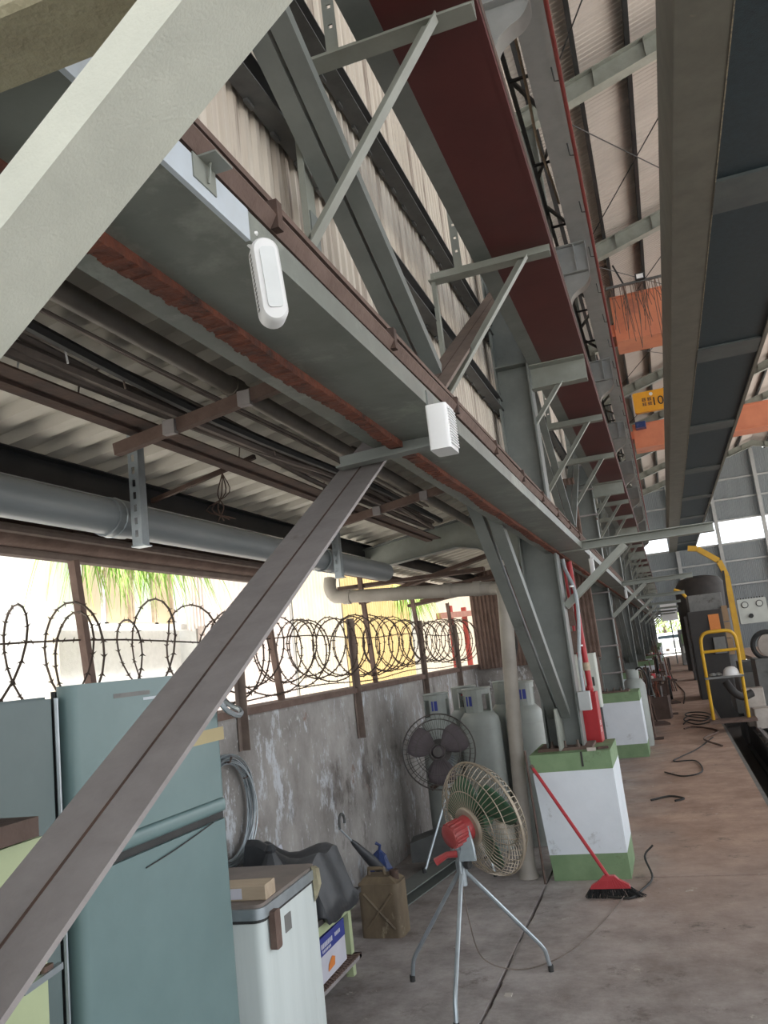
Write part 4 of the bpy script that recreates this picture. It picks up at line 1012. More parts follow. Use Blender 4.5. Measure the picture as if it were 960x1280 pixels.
# coil of wire hung on the wall
wc_ = thing('wire_coil', 'large coil of galvanised wire hanging on the wall', 'wire coil', (-2.30, 3.93, .93))
for k in range(16):
    r = .262+random.uniform(-.034, .03); ox = .010*(k % 5); ph = random.uniform(0, 6)
    q = [(ox+.008*math.sin(2*t+ph), r*math.cos(t)*1.0+random.uniform(-.001, .001), r*math.sin(t)) for t in [2*PI*j/40 for j in range(40)]]
    MB().tube(q, .0036, 5, True).build('wire_turn', 'galv', wc_, True)
for t in (.6, 2.4, 4.4):
    MB().tube([(-.015+.02*math.cos(s)+.03, (.265+.03*math.sin(s))*math.cos(t), (.265+.03*math.sin(s))*math.sin(t)) for s in [2*PI*j/10 for j in range(10)]], .004, 4, True).build('binding', 'rust_m', wc_)
tag(MB().tube([(-.045, 0, .24), (.05, 0, .245), (.06, 0, .27)], .006, 6).build('nail', 'bolt', wc_), 'nail the coil hangs from')

# ------------------------------------------------------------------ gas cylinders
def cylinder(loc, label, rz, h=1.10, r=.155):
    t = thing('gas_cylinder', label, 'cylinder', loc, rz, 'gas cylinders by the wall')
    MB().lathe([(r*.9, 0), (r*.9, .05), (r, .07), (r, h-.12), (r*.93, h-.06), (r*.7, h-.015), (r*.3, h)], 24).build('body', 'cyl', t, True)
    for z in (.35, h-.16): MB().lathe([(r+.003, z), (r+.003, z+.012)], 24).build('weld_band', 'cyl', t, True)
    c = MB(); n = 18; rr = r*.66
    for k in range(n):
        if k % 6 in (4, 5): zz0, zz1 = h+.13, h+.17
        else: zz0, zz1 = h-.03, h+.17
        a0, a1 = 2*PI*k/n, 2*PI*(k+1)/n
        vs = [(q*math.cos(a), q*math.sin(a), z) for z in (zz0, zz1) for a in (a0, a1) for q in (rr, rr+.007)]
        c.add(vs, [(0,1,3,2),(4,6,7,5),(0,4,5,1),(2,3,7,6),(0,2,6,4),(1,5,7,3)])
    cc = c.build('collar', 'cyl', t)
    m = MB(); m.tube([((rr+.004)*math.cos(a), (rr+.004)*math.sin(a), h+.175) for a in [2*PI*k/24 for k in range(24)]], .009, 6, True); m.build('collar_rim', 'cyl', cc, True)
    v = MB().lathe([(.022, h-.01), (.022, h+.06), (.014, h+.06), (.014, h+.1)], 10).build('valve', 'bolt', t, True)
    MB().lathe([(.03, h+.1), (.03, h+.115)], 10).build('valve_wheel', 'red', v)
    a = -1.9; s = MB()
    s.add([((rr+.009)*math.cos(q), (rr+.009)*math.sin(q), z) for z in (h+.04, h+.12) for q in (a, a+.45)], [(0, 1, 3, 2)]); s.build('label_sticker', 'boxblue', cc)
    return t
cylinder((-1.96, 6.95, 0), 'grey gas cylinder closest to the peeling wall behind the dark fan', .2)
cylinder((-1.61, 6.98, 0), 'fat grey gas cylinder in the middle of the row by the pipe', -.3, 1.11, .17)
cylinder((-1.26, 7.12, 0), 'grey gas cylinder right behind the vertical pipe', .4, 1.12, .16)
cylinder((-1.80, 7.32, 0), 'grey gas cylinder in the rear row nearer the peeling wall', .9, 1.12, .155)
cylinder((-1.44, 7.40, 0), 'grey gas cylinder in the rear row nearer the vertical pipe', 1.5, 1.13, .155)
hs_ = thing('gas_hose', 'dark gas hose arching from the return wall to the cylinders', 'hose')
MB().tube(curve_pts([(-1.62, 9.0, 1.40), (-1.66, 8.9, 1.60), (-1.58, 8.7, 1.72), (-1.46, 8.4, 1.66), (-1.42, 7.9, 1.45), (-1.44, 7.45, 1.24)], 6), .014, 6).build('hose', 'cable_k', hs_, True)

# ------------------------------------------------------------------ pedestal fans
def fan(name, label, hubpos, axis, R, feet, hub, mats, nb=3, nw=56):
    wire, blade, motor = mats
    t = thing(name, label, 'fan', (hub[0], hub[1], 0)); O = V((hub[0], hub[1], 0))
    ax = V(axis).normalized(); c = V(hubpos)-O; x = ax.cross(V((0, 0, 1))).normalized(); y = x.cross(ax)
    def pt(r, a, h): return c+(x*math.cos(a)+y*math.sin(a))*r+ax*h
    for nm, sg in (('rear_guard', -1), ('front_guard', 1)):
        m = MB(); prof = [(.20, .36), (.42, .36), (.68, .33), (.88, .22), (.97, .09), (1, 0)]
        for k in range(nw):
            a = 2*PI*k/nw; m.tube([pt(R*r, a, sg*R*h*.9) for r, h in prof], .0021 if wire == 'wire' else .0013, 3, cap=False)
        for r, h, rr in ((.20, .36, .004), (.60, .342, .0028), (.86, .235, .0028), (1, .01, .005)):
            m.tube([pt(R*r, 2*PI*k/40, sg*R*h*.9) for k in range(40)], rr, 4, True)
        g = m.build(nm, wire, t)
        if sg > 0: MB().lathe([(R*.13, R*.31), (R*.13, R*.33), (R*.06, R*.34)], 20, c, ax).build('badge', wire, g, True)
    for b in range(nb):
        a0 = 2*PI*b/nb+.5; vs = []; fs = []; na, nr = 6, 5
        for i in range(nr+1):
            r = R*(.14+.72*i/nr); wd = .45+.95*math.sin(PI*(.25+.6*i/nr))
            for j in range(na+1):
                s = j/na-.5; vs.append(pt(r, a0+s*wd, -s*R*.22))
        for i in range(nr):
            for j in range(na): q = i*(na+1)+j; fs.append((q, q+1, q+na+2, q+na+1))
        bo = MB().add(vs, fs).build('blade', blade, t, True); bo.modifiers.new('thick', 'SOLIDIFY').thickness = .003
    MB().lathe([(R*.15, -.03), (R*.16, .02), (R*.09, .06)], 18, c, ax).build('blade_hub', blade, t, True)
    mo = MB().lathe([(R*.15, -R*.82), (R*.195, -R*.79), (R*.205, -R*.52), (R*.18, -R*.46)], 20, c, ax).build('motor', motor, t, True)
    MB().lathe([(R*.31, -R*.38), (R*.33, -R*.36), (R*.33, -R*.32), (R*.2, -R*.31)], 24, c, ax).build('motor_plate', wire, t, True)
    MB().lathe([(R*.20, -R*.52), (R*.22, -R*.36)], 18, c, ax).build('motor_neck', motor, t, True)
    m = MB()
    for k in range(18): a = 2*PI*k/18; m.bar(pt(R*.203, a, -R*.77), pt(R*.203, a, -R*.52), .007, .008)
    m.build('cooling_fins', motor, mo)
    hb = V(hub)-O
    # yoke plate from motor to post
    q = c-ax*R*.5
    m = MB(); m.add([q+x*.015+V((0, 0, .02)), q-x*.10+V((0, 0, -.05)), hb+V((-.035, -.01, .02)), hb+V((.035, .01, .02))]+[p-ax*.012 for p in (q+x*.015+V((0, 0, .02)), q-x*.10+V((0, 0, -.05)), hb+V((-.035, -.01, .02)), hb+V((.035, .01, .02)))],
        [(0,1,2,3),(7,6,5,4),(0,4,5,1),(1,5,6,2),(2,6,7,3),(3,7,4,0)])
    m.build('yoke', 'galv', t)
    if wire == 'wire':
        q2 = hb+V((.035, -.035, .0)); m = MB(); vv = [q2+V(p) for p in ((-.035, 0, .0), (.05, 0, .0), (.048, .005, .05), (.03, .01, .16), (.008, .01, .16))]; m.add(vv+[p+V((.003, .008, 0)) for p in vv], [(0,1,2,3,4),(9,8,7,6,5)]+[(k, (k+1) % 5, 5+(k+1) % 5, 5+k) for k in range(5)]); m.build('side_plate', 'galv', t)
    MB().lathe([(.020, -.12), (.020, .05)], 12, hb).build('post', 'galv', t, True)
    MB().lathe([(.014, 0), (.022, .012), (.022, .03)], 10, hb+V((.02, -.01, -.02)), (1, -.3, 0)).build('clamp_knob', 'gasket', t, True)
    MB().tube([hb+V((-.01, -.01, .03)), hb+V((-.06, -.02, .03)), hb+V((-.12, -.03, .0))], [.018, .015, .02], 8).build('tilt_handle', motor, t, True)
    for f in feet:
        f = V(f)-O; d = V((f.x, f.y, 0)).normalized()
        top = hb+d*.02+V((0, 0, -.06)); k = V((f.x, f.y, .11))-d*.02
        lg = MB().tube([top+V((0, 0, .06)), top, top.lerp(k, .05), top.lerp(k, .94), k.lerp(top, .015)+V((0, 0, -.004)), k.lerp(f, .12), f+V((0, 0, .012))], .0105, 8).build('leg', 'galv', t, True)
        MB().lathe([(.014, 0), (.014, .03)], 8, f).build('foot_cap', 'gasket', lg)
    return t
f1 = fan('pedestal_fan', 'large tripod fan with tan wire guard and red motor', (-1.035, 4.28, .765), (.62, .76, .20), .288,
    [(-1.50, 4.27, 0), (-.82, 4.41, 0), (-1.14, 3.75, 0)], (-1.145, 4.16, .60), ('wire', 'blade_g', 'motor'))
f2 = fan('pedestal_fan', 'dark dusty fan standing between the peeling wall and the gas cylinders', (-1.74, 6.08, .90), (.18, -.97, .08), .27,
    [(-1.93, 6.0, .076), (-1.45, 6.15, 0), (-1.62, 6.62, 0)], (-1.75, 6.24, .62), ('wire_d', 'blade_d', 'rust_d'), 3, 44)
fc = thing('fan_cord', 'thin dark cord trailing from the tripod fan across the floor', 'cord')
MB().tube(curve_pts([(-1.15, 4.15, .52), (-1.13, 4.12, .35), (-1.12, 4.25, .12), (-1.0, 4.4, .012), (-.85, 4.5, .008), (-.72, 4.75, .008), (-.60, 5.2, .008), (-.52, 5.55, .02)], 7), .0032, 5).build('cord', 'cable', fc, True)

# ------------------------------------------------------------------ broom on the pedestal
br = thing('broom', 'red plastic broom leaning on the white and green pedestal', 'broom', (-.60, 5.62, 0))
top = V((-.45, .315, .775)); hd = V((.0, -.02, .115))
MB().tube([hd, hd.lerp(top, .5), top], .0115, 10).build('handle', 'broom', br, True)
MB().tube([top.lerp(hd, .03), top], .013, 8).build('grip_end', 'rust_m', br, True)
m = MB(); vs = []; fs = []
pr = [(-.035, .13), (.035, .13), (.06, .105), (.115, .075), (.125, .055), (-.125, .055), (-.115, .075), (-.06, .105)]
n = len(pr); m.add([(x, -.018-.02, z) for x, z in pr]+[(x, .018-.02, z) for x, z in pr], [tuple(range(n)), tuple(range(2*n-1, n-1, -1))]+[(k, (k+1) % n, n+(k+1) % n, n+k) for k in range(n)])
hd_ = m.build('broom_head', 'broom', br)
for k in range(11): MB().bar((-.10+.02*k, -.040, .062), (-.06+.012*k, -.040, .108), .004, .004).build('rib', 'broom', hd_)
m = MB()
for i in range(420):
    x = random.uniform(-.125, .125); yv = random.uniform(-.036, -.004); fx = x*1.22+random.uniform(-.015, .015)+(.06 if x > .07 else 0)*random.random()
    m.bar((x, yv, .06), (fx, yv+random.uniform(-.03, .03), .004), .0022, .0022)
tag(m.build('bristles', 'bristle', br), kind='stuff')
tw = thing('floor_wire', 'bent dark wire lying beside the broom pedestal', 'wire')
MB().tube(curve_pts([(-.62, 5.58, .01), (-.48, 5.55, .01), (-.42, 5.7, .012), (-.36, 5.95, .02), (-.40, 6.15, .10), (-.34, 6.2, .16)], 6), .007, 6).build('wire', 'cable_k', tw, True)

# ------------------------------------------------------------------ red cabinet, conduits behind the broom pedestal column
rc = thing('fire_hose_cabinet', 'red steel cabinet standing on the broom pedestal behind its column', 'cabinet', (-.655, 6.46, .84), -.05)
MB().box((-.075, -.05, 0), (.07, .10, .36)).build('case', 'red', rc)
MB().rbox((-.07, -.056, .01), (.066, -.05, .35), .004, 1, 1).build('door', 'red', rc)
m = MB()
for z in (.07, .12):
    for k in range(3): m.box((.0705, -.02+.0*k, z+k*.012), (.0715, .03, z+k*.012+.005))
    m.box((.0705, .0, z), (.0715, .006, z+.035))
m.build('white_characters', 'white', rc)
MB().lathe([(.022, 0), (.03, .02), (.022, .05), (.012, .05), (.012, .08)], 10, (.03, 0, .36)).build('valve', 'red', rc, True)
jb = thing('junction_box', 'grey junction box on the column flange beside the red cabinet', 'junction box', (-.655, 6.14, 1.10))
MB().rbox((-.03, -.035, 0), (.055, .05, .13), .008, 2, 2).build('box', 'girder', jb)
MB().box((-.026, -.0375, .006), (.051, -.035, .124)).build('cover', 'girder', jb)
cd_ = thing('flexible_conduit', 'grey flexible conduit rising from the junction box up the column', 'conduit')
MB().tube(curve_pts([(-.64, 6.14, 1.23), (-.635, 6.15, 1.45), (-.60, 6.17, 1.75), (-.60, 6.2, 1.95), (-.655, 6.3, 2.12), (-.665, 6.32, 2.2)], 8), .013, 8).build('hose', 'hose_g', cd_, True)
for z in (1.55, 1.98): MB().lathe([(.016, -.006), (.016, .006)], 10, (-.615, 6.165, z)).build('clip', 'white', cd_)
rp = thing('red_pipe', 'red fire pipe rising behind the column from the red cabinet', 'pipe')
MB().tube([(-.62, 6.46, 1.24), (-.63, 6.47, 1.6), (-.64, 6.48, 2.19)], .022, 10).build('pipe', 'red', rp, True)
MB().tube([(-.665, 6.46, 1.2), (-.675, 6.47, 1.6), (-.68, 6.48, 2.19)], .012, 8).build('side_pipe', 'red', rp, True)
MB().lathe([(.026, 0), (.026, .06)], 10, (-.625, 6.465, 1.36)).build('brass_coupling', 'wood', rp, True)
for z in (1.5, 1.7): MB().box((-.70, 6.42, z), (-.655, 6.44, z+.16)).build('plate', 'rust_m', rp)
tl = thing('tube_light', 'small white lamp hung under the aisle arm of the broom pedestal column', 'lamp', (-.48, 6.6, 2.14))
MB().rbox((-.018, -.02, -.06), (.018, .02, .06), .008, 2, 2).build('case', 'white', tl, True); MB().tube([(0, 0, .06), (0, 0, .115)], .006, 6).build('stem', 'white', tl)
tl2 = copy_tree(tl); tl2.location = (-.48, 12.1, 2.14); tag(tl2, 'small white lamp hung under the aisle arm of the ladder column', 'lamp')
# bricks and scraps on top of the broom pedestal
for i, (x, y, s, mt, lab) in enumerate(((-.63, 5.98, (.06, .04, .02), 'block', 'pale brick chip on top of the broom pedestal'), (-.56, 6.04, (.08, .03, .015), 'rust_d', 'dark steel offcut on top of the broom pedestal'))):
    o = MB().rbox((-s[0]/2, -s[1]/2, 0), (s[0]/2, s[1]/2, s[2]), .004, 1, 2).build('scrap_piece', mt); o.location = (x, y, .84); o.rotation_euler = (0, 0, .3*i+.1); tag(o, lab, 'scrap')
pw_ = MB().box((-1.09, 5.90, .45), (-1.065, 5.93, .95)).build('wood_strip', 'wood_d'); 
pw_.data.transform(Matrix.Translation((.0, 0, -.0))); tag(pw_, 'thin wooden strip standing against the broom pedestal', 'strip')
pw_.data.clear_geometry(); mm_ = MB().bar((-1.06, 5.925, .0), (-1.075, 5.915, .88), .012, .012); pw_.data.from_pydata(mm_.v, [], mm_.f)

# ------------------------------------------------------------------ ladder on the second column
ldr = thing('iron_ladder', 'rusty iron ladder fixed to the column farther along the aisle', 'ladder', (0, 0, 0))
for x in (-.95, -.665): MB().bar((x, 11.66, .84), (x, 11.66, 4.2), .03, .03).build('rail', 'dusty', ldr)
for k in range(9): MB().tube([(-.95, 11.66, 1.1+k*.36), (-.665, 11.66, 1.1+k*.36)], .013, 6).build('rung', 'dusty', ldr)
for z in (1.3, 3.2):
    for x in (-.93, -.69): MB().bar((x, 11.66, z), (x, 11.76, z), .02, .02).build('standoff', 'rust_m', ldr)
cbn = thing('control_cabinet', 'cream electrical cabinet behind the red fire pipe', 'cabinet', (-1.02, 10.0, 0))
MB().rbox((-.14, 0, .80), (.16, .25, 1.42), .01, 2, 2).build('case', 'panelw', cbn); MB().box((-.13, -.012, .82), (.15, 0, 1.40)).build('door', 'panelw', cbn)
for s in (-.11, .13): MB().box((s-.02, .1, 0), (s+.02, .14, .80)).build('leg', 'steel_d', cbn)
MB().box((.10, -.03, 1.05), (.12, -.012, 1.15)).build('handle', 'gasket', cbn)
gp = thing('small_gas_cylinder', 'small grey gas cylinder with a hose behind the ladder pedestal', 'cylinder', (-.60, 12.7, .0))
MB().lathe([(.15, 0), (.16, .05), (.16, .85), (.12, .93), (.04, .97)], 20).build('body', 'cyl', gp, True)
MB().lathe([(.09, .95), (.09, 1.08), (.08, 1.08), (.08, .95)], 14).build('collar', 'cyl', gp, True)
MB().tube(curve_pts([(0, 0, 1.02), (.12, -.1, 1.1), (.2, -.1, .95), (.18, 0, .7)], 6), .012, 6).build('hose', 'cable_k', gp, True)
# welding gear and tools standing at the column row beyond
for i in range(20):
    y = 13.35+i*.95+random.uniform(-.2, .2); x = -.48+random.uniform(-.12, .12); h = random.uniform(.6, 1.15)
    if min(abs(y-c) for c in COLY) < .68: x = -.20; h = .7
    k = i % 4
    if k == 0:
        t = thing('hose_stand', ('first ', 'second ', 'third ', 'fourth ', 'fifth ')[i//4]+'rusty stand hung with hoses along the column row past the ladder', 'stand', (x, y, 0), 0, 'clutter along the column row')
        MB().tube([(0, 0, 0), (0, 0, h)], .018, 6).build('pole', 'rust_m', t); MB().box((-.12, -.12, 0), (.12, .12, .015)).build('base', 'rust_d', t)
        for s in range(3): MB().tube([(.02+.02*s, .15*math.cos(a), h-.22+.2*math.sin(a)) for a in [2*PI*q/16 for q in range(16)]], .012, 5, True).build('hose_loop', 'cable_k' if s else 'rust_m', t)
    elif k == 1:
        t = thing('tool_trolley', ('first ', 'second ', 'third ', 'fourth ', 'fifth ')[i//4]+'dark trolley loaded with tools along the column row past the ladder', 'trolley', (x, y, 0), .2, 'clutter along the column row')
        for z in (.12, h*.8): MB().box((-.16, -.22, z), (.16, .22, z+.03)).build('shelf', 'rust_d', t)
        for sx in (-.15, .15):
            for sy in (-.21, .21): MB().bar((sx, sy, 0), (sx, sy, h*.9), .025, .025).build('leg', 'rust_m', t)
        for s in range(4): MB().rbox((-.1+.05*s, -.15+.08*s, h*.8+.03), (-.04+.05*s, -.09+.08*s, h*.8+.06+.05*random.random()), .006).build('tool', ('machine_g', 'rust_m', 'block', 'red')[s], t)
    elif k == 2:
        t = thing('leaning_bars', ('first ', 'second ', 'third ', 'fourth ', 'fifth ')[i//4]+'bundle of rusty bars leaning along the column row past the ladder', 'bars', (x, y, 0), 0, 'clutter along the column row')
        for s in range(6): MB().bar((.05*s-.1, random.uniform(-.1, .1), 0), (-.12+.03*s, random.uniform(-.2, .2), h+random.uniform(-.2, .2)), .022, .022).build('bar', ('rust_m', 'rust_d', 'dusty', 'rust')[s % 4], t)
    else:
        t = thing('scrap_crate', ('first ', 'second ', 'third ', 'fourth ', 'fifth ')[i//4]+'open crate of scrap along the column row past the ladder', 'crate', (x, y, 0), -.1, 'clutter along the column row')
        for a, b in (((-.17, -.2, 0), (.17, .2, .02)), ((-.17, -.2, .02), (-.15, .2, .4)), ((.15, -.2, .02), (.17, .2, .4)), ((-.15, -.2, .02), (.15, -.18, .4)), ((-.15, .18, .02), (.15, .2, .4))): MB().box(a, b).build('panel', 'wood_d', t)
        for s in range(5): MB().bar((random.uniform(-.1, .1), random.uniform(-.12, .12), .05), (random.uniform(-.14, .14), random.uniform(-.16, .16), .4+random.uniform(.05, .4)), .03, .03).build('scrap', ('rust', 'dusty', 'wood', 'steel')[s % 4], t)

# ------------------------------------------------------------------ machine bed in the trench on the right
for x, lab in ((1.06, 'pale worn machine rail along the trench nearer the aisle'), (1.62, 'pale worn machine rail along the trench farther from the aisle')):
    t = thing('machine_rail', lab, 'rail', (x, 0, 0))
    ye_ = 16.4 if x < 1.3 else 14.0
    MB().ext(hprof(.16, .52, .03, .05), (0, 4, -.34), (0, ye_, -.34)).build('beam', 'machine', t)
    MB().ext([(-.035, 0), (.035, 0), (.025, .05), (-.025, .05)], (0, 4, -.08), (0, ye_, -.08)).build('rail_head', 'dusty', t)
    for k in range(9 if x < 1.3 else 6): MB().box((-.075, 8+k*.9, -.08), (.075, 8.12+k*.9, -.045)).build('clip', 'machine', t)
yr = thing('service_ladder', 'yellow tubular handrail with a step standing over the trench', 'handrail', (.66, 13.5, 0))
def leg(x): return [(x, .25, .08), (x, .1, .5), (x, .0, 1.2)]
MB().tube(curve_pts([(-.235, .3, .16), (-.235, .14, .8), (-.235, .02, 1.3), (-.20, 0, 1.43), (-.13, -.01, 1.475), (0, -.01, 1.48), (.15, -.01, 1.475), (.23, 0, 1.43), (.265, .02, 1.3), (.265, .14, .8), (.265, .3, .16)], 6), .026, 10).build('hoop', 'yellow', yr, True)
MB().tube([(-.235, .04, 1.19), (.265, .04, 1.19)], .022, 8).build('cross_tube', 'yellow', yr, True)
MB().box((-.26, .06, .78), (.29, .36, .81)).build('upper_step', 'machine_g', yr)
MB().box((-.30, .02, .13), (.36, .42, .165)).build('lower_step', 'rust_m', yr)
for s in (-.24, .27): MB().bar((s, .4, -.6), (s, .4, .80), .05, .05).build('leg', 'machine', yr)
hm = thing('hard_hat', 'white safety helmet lying on the yellow step', 'helmet', (.78, 13.68, .81))
MB().lathe([(.115, .0), (.112, .04), (.098, .085), (.065, .118), (.02, .130)], 20).build('shell', 'white', hm, True)
MB().lathe([(.14, .0), (.14, .006), (.11, .012)], 20, (.02, 0, 0)).build('brim', 'white', hm, True)
gl = thing('work_gloves', 'dark crumpled work gloves beside the helmet', 'gloves', (.56, 13.68, .81))
for s in range(2): MB().lathe([(.03, 0), (.06, .015), (.05, .04), (.02, .055)], 8, (-.04+.08*s, .02*s, 0)).build('glove', 'machine_g', gl)
bm_ = thing('machine_headstock', 'tall dark machine headstock with cardboard on its side', 'machine', (.86, 19.6, -.6))
MB().rbox((-.42, 0, 0), (.30, 1.3, 2.50), .02, 2, 2).build('body', 'machine', bm_)
MB().rbox((-.36, .1, 2.50), (.36, 1.2, 2.86), .03, 2, 2).build('top_cover', 'machine_g', bm_)
MB().box((.0, -.03, 2.06), (.22, 0, 2.40)).build('orange_panel', 'orange_p', bm_)
for k in range(3): MB().box((.302, .02, 1.5+.36*k), (.42, .9, 1.84+.36*k)).build('cardboard_box', 'cardboard', bm_)
MB().box((.02, -.10, 1.55), (.26, -.01, 1.9)).build('motor_guard', 'machine_g', bm_)
ya_ = thing('jib_arm', 'bent yellow jib arm rising above the dark machine', 'jib', (0, 19.8, 0))
pts = [(1.42, 0, .0), (1.40, 0, 2.6), (1.30, 0, 2.95), (.90, 0, 3.28), (.70, 0, 3.32)]
for a, b in zip(pts[:-1], pts[1:]): MB().bar(a, b, .12, .14, (0, 1, 0)).build('arm_segment', 'yellow', ya_)
MB().box((1.31, -.12, -.6), (1.53, .12, .0)).build('base', 'machine', ya_)
MB().bar((1.30, -.08, 1.9), (1.34, -.08, 2.72), .05, .05, (0, 1, 0)).build('stay', 'machine', ya_)
y2 = thing('small_jib', 'small yellow bent pipe on the far machine', 'pipe', (0, 27, 0))
MB().tube([(.35, 0, 2.75), (.55, 0, 2.65), (.72, 0, 2.4), (.72, 0, 1.9)], .05, 8).build('pipe', 'yellow', y2, True)
MB().box((.5, -.3, -.6), (1.2, .5, 1.9)).build('machine_body', 'machine', y2)
pn = thing('machine_console', 'cream control panel with two dials and a black knob', 'control panel', (1.44, 16.0, -.6))
MB().rbox((-.22, 0, 2.13), (.26, .2, 2.56), .02, 2, 1).build('case', 'panelw', pn)
for s in (-.1, .14):
    d = MB().lathe([(.055, 0), (.06, .012), (.05, .02)], 20, (s, 0, 2.46), (0, -1, 0)).build('dial', 'slot', pn, True)
    MB().lathe([(.046, .0205), (.046, .023)], 20, (s, 0, 2.46), (0, -1, 0)).build('dial_face', 'panelw', d)
MB().lathe([(.03, 0), (.04, .03), (.03, .05)], 14, (-.03, 0, 2.26), (0, -1, 0)).build('knob', 'gasket', pn, True)
MB().bar((0, .1, 0), (0, .1, 2.13), .14, .14).build('stand', 'machine', pn)
m = MB()
for k in range(10): m.box((-.2+.045*k, .02, 2.56), (-.185+.045*k, .05, 2.585))
m.build('connectors', 'machine', pn)
ch = thing('lathe_chuck', 'pale round chuck with a black ring on the machine bed', 'chuck', (1.55, 15.2, -.6))
MB().lathe([(.14, -.1), (.2, -.06), (.2, .1), (.1, .12)], 24, (0, 0, 1.75), (0, -1, 0)).build('chuck', 'block', ch, True)
m = MB(); m.tube([(.22*math.cos(a)-.06, -.1, 1.75+.22*math.sin(a)) for a in [2*PI*k/28 for k in range(28)]], .04, 8, True); m.build('rubber_ring', 'gasket', ch, True)
MB().box((-.3, -.25, 0), (.6, .6, 1.55)).build('saddle', 'machine_g', ch)
rr_ = thing('rod_bundle', 'upright bundle of rusty brown rods beside the control panel', 'rods', (1.66, 14.4, -.6))
for s in range(7): MB().tube([(.05*s-.1, .03*(s % 2), 0), (.05*s-.12, .03*(s % 2), 1.9+random.uniform(-.1, .35))], .022, 6).build('rod', ('rust_m', 'rust', 'rust_d')[s % 3], rr_)
for i, (x, y, z0, z1, s) in enumerate(((1.10, 14.6, -.08, .50, .30), (1.20, 14.25, -.08, .22, .34))):
    o = MB().rbox((-s/2, -.16, 0), (s/2, .16, z1-z0), .02, 2, 2).build('stone_block', 'block'); o.location = (x, y, z0+.03); tag(o, ('dirty white block standing on the trench rail', 'low dirty white block lying at the foot of the taller one')[i], 'block')
cr_ = thing('machine_carriage', 'grey machine carriage with steel tables over the trench', 'machine', (1.5, 17.2, -.6))
MB().box((-.55, -.6, .55), (.6, .9, .85)).build('bed', 'machine_g', cr_)
MB().rbox((-.45, -.5, .85), (.45, .4, 1.25), .03, 2, 2).build('table', 'machine_g', cr_)
MB().box((-.38, -.45, 1.25), (.1, .3, 1.45)).build('tool_post', 'steel_d', cr_)
MB().lathe([(.05, -.3), (.05, .3)], 12, (.2, -.2, 1.42), (1, 0, 0)).build('spindle', 'galv', cr_, True)
for sx in (-.4, .45): MB().box((sx-.08, -.5, 0), (sx+.08, .8, .55)).build('foot', 'machine', cr_)
hz = thing('drum_pipe', 'dark bent duct hose under the yellow step', 'hose')
MB().tube(curve_pts([(.70, 13.95, .70), (.78, 13.9, .55), (.9, 13.95, .46), (1.05, 14.0, .5)], 6), .06, 10).build('hose', 'machine', hz, True)
tk = thing('smoke_tank', 'big dark grey tank standing behind the jib arm', 'tank', (1.35, 33, -.6))
MB().lathe([(.9, 0), (.9, 3.6), (.7, 3.9), (.3, 4.0)], 24).build('tank', 'machine', tk, True)
for z in (1.0, 2.4): MB().lathe([(.92, z), (.92, z+.06)], 24).build('hoop', 'machine', tk, True)
fb = thing('far_signboard', 'white board standing at the far end of the aisle', 'board', (.15, 40, 1.95))
MB().box((-.35, 0, 0), (.35, .06, .75)).build('board', 'white', fb); MB().tube([(0, .03, -1.95), (0, .03, .1)], .03, 6).build('leg', 'steel_d', fb)
fm = thing('far_machine', 'green and cream machine at the far end of the aisle', 'machine', (.95, 38, -.6))
MB().rbox((-.6, 0, 0), (.5, 1, 2.1), .03, 2, 2).build('body', 'machine_g', fm); MB().box((-.5, -.02, 1.5), (.1, 0, 1.9)).build('panel', 'green', fm)
MB().box((-.5, -.02, 1.1), (0, 0, 1.4)).build('dial_panel', 'panelw', fm)
vh = thing('parked_car', 'pale car parked beyond the far doorway', 'car', (-.1, YEND+3.5, -.02))
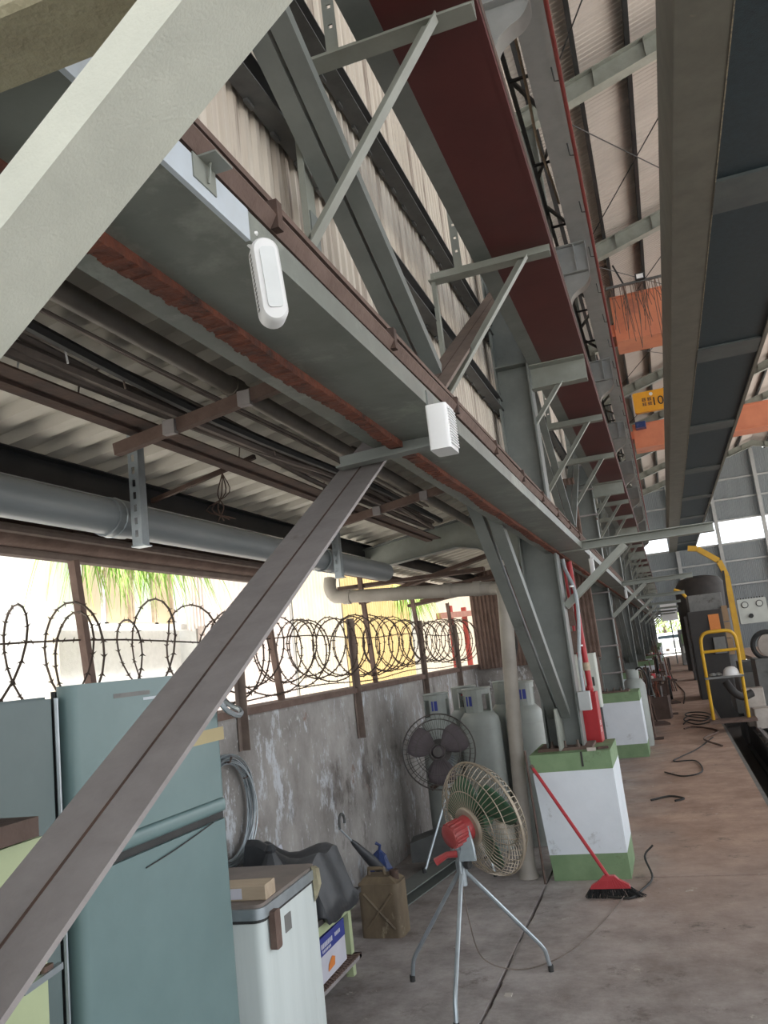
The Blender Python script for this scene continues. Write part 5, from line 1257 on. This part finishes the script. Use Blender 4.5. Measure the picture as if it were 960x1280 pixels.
MB().add([(-.85,0,.35),(.85,0,.35),(.85,3.6,.35),(-.85,3.6,.35),(-.85,0,.85),(.85,0,.85),(.85,3.6,.85),(-.85,3.6,.85),(-.7,.5,1.35),(.7,.5,1.35),(.7,2.4,1.35),(-.7,2.4,1.35)],
  [(0,3,2,1),(0,1,5,4),(1,2,6,5),(2,3,7,6),(3,0,4,7),(4,5,9,8),(5,6,10,9),(6,7,11,10),(7,4,8,11),(8,9,10,11)]).build('body', 'girder', vh)
MB().box((-.62, .15, .95), (.62, .3, 1.2)).build('windscreen', 'plate', vh)
for sx in (-.85, .75):
    for sy in (.7, 2.9): MB().lathe([(.32, 0), (.32, .12)], 16, (sx-.01, sy, .32), (1, 0, 0)).build('wheel', 'gasket', vh, True)

# ------------------------------------------------------------------ loose cables on the aisle floor, step plate
def loose(label, ctrl, r, mt='cable_k', name='loose_cable'):
    o = MB().tube(curve_pts(ctrl, 7), r, 5).build(name, mt, None, True); return tag(o, label, 'cable')
loose('dark cable looping across the aisle past the ladder pedestal', [(-.3, 10.2, .012), (-.1, 9.85, .012), (.1, 10.1, .012), (.05, 10.9, .012), (-.2, 11.0, .012), (.1, 11.9, .012), (.35, 13.0, .012)], .008)
loose('tangled black cable heap in the middle of the aisle', [(-.02, 15.0, .012), (.08, 15.6, .012), (.28, 15.1, .03), (.42, 15.8, .012), (.15, 16.2, .03), (.0, 15.5, .03), (.2, 14.8, .012), (.48, 15.2, .03), (.4, 16.6, .012), (.12, 16.9, .012), (.05, 16.2, .03), (.38, 15.4, .03)], .011)
loose('rust brown cable lying across the aisle near the tangled heap', [(-.02, 14.3, .016), (.1, 14.5, .016), (.3, 14.2, .016), (.45, 13.6, .016), (.22, 12.7, .036), (.42, 12.0, .016)], .014, 'rust_m')
loose('thin cable running straight along the aisle far from the broom', [(.05, 19, .012), (.12, 22, .012), (0, 25, .012), (-.15, 29, .012)], .014, 'rust_d')
loose('short dark cable curled on the floor in front of the ladder pedestal', [(-.42, 8.6, .012), (-.25, 8.75, .012), (-.12, 8.6, .012), (-.2, 8.5, .012)], .010)
o = MB(); o.box((-1.0, 4.10, 0), (-.965, 4.14, .004)); tag(o.build('paper_scrap', 'block'), 'small pale paper scrap on the floor beside the fan', 'scrap')
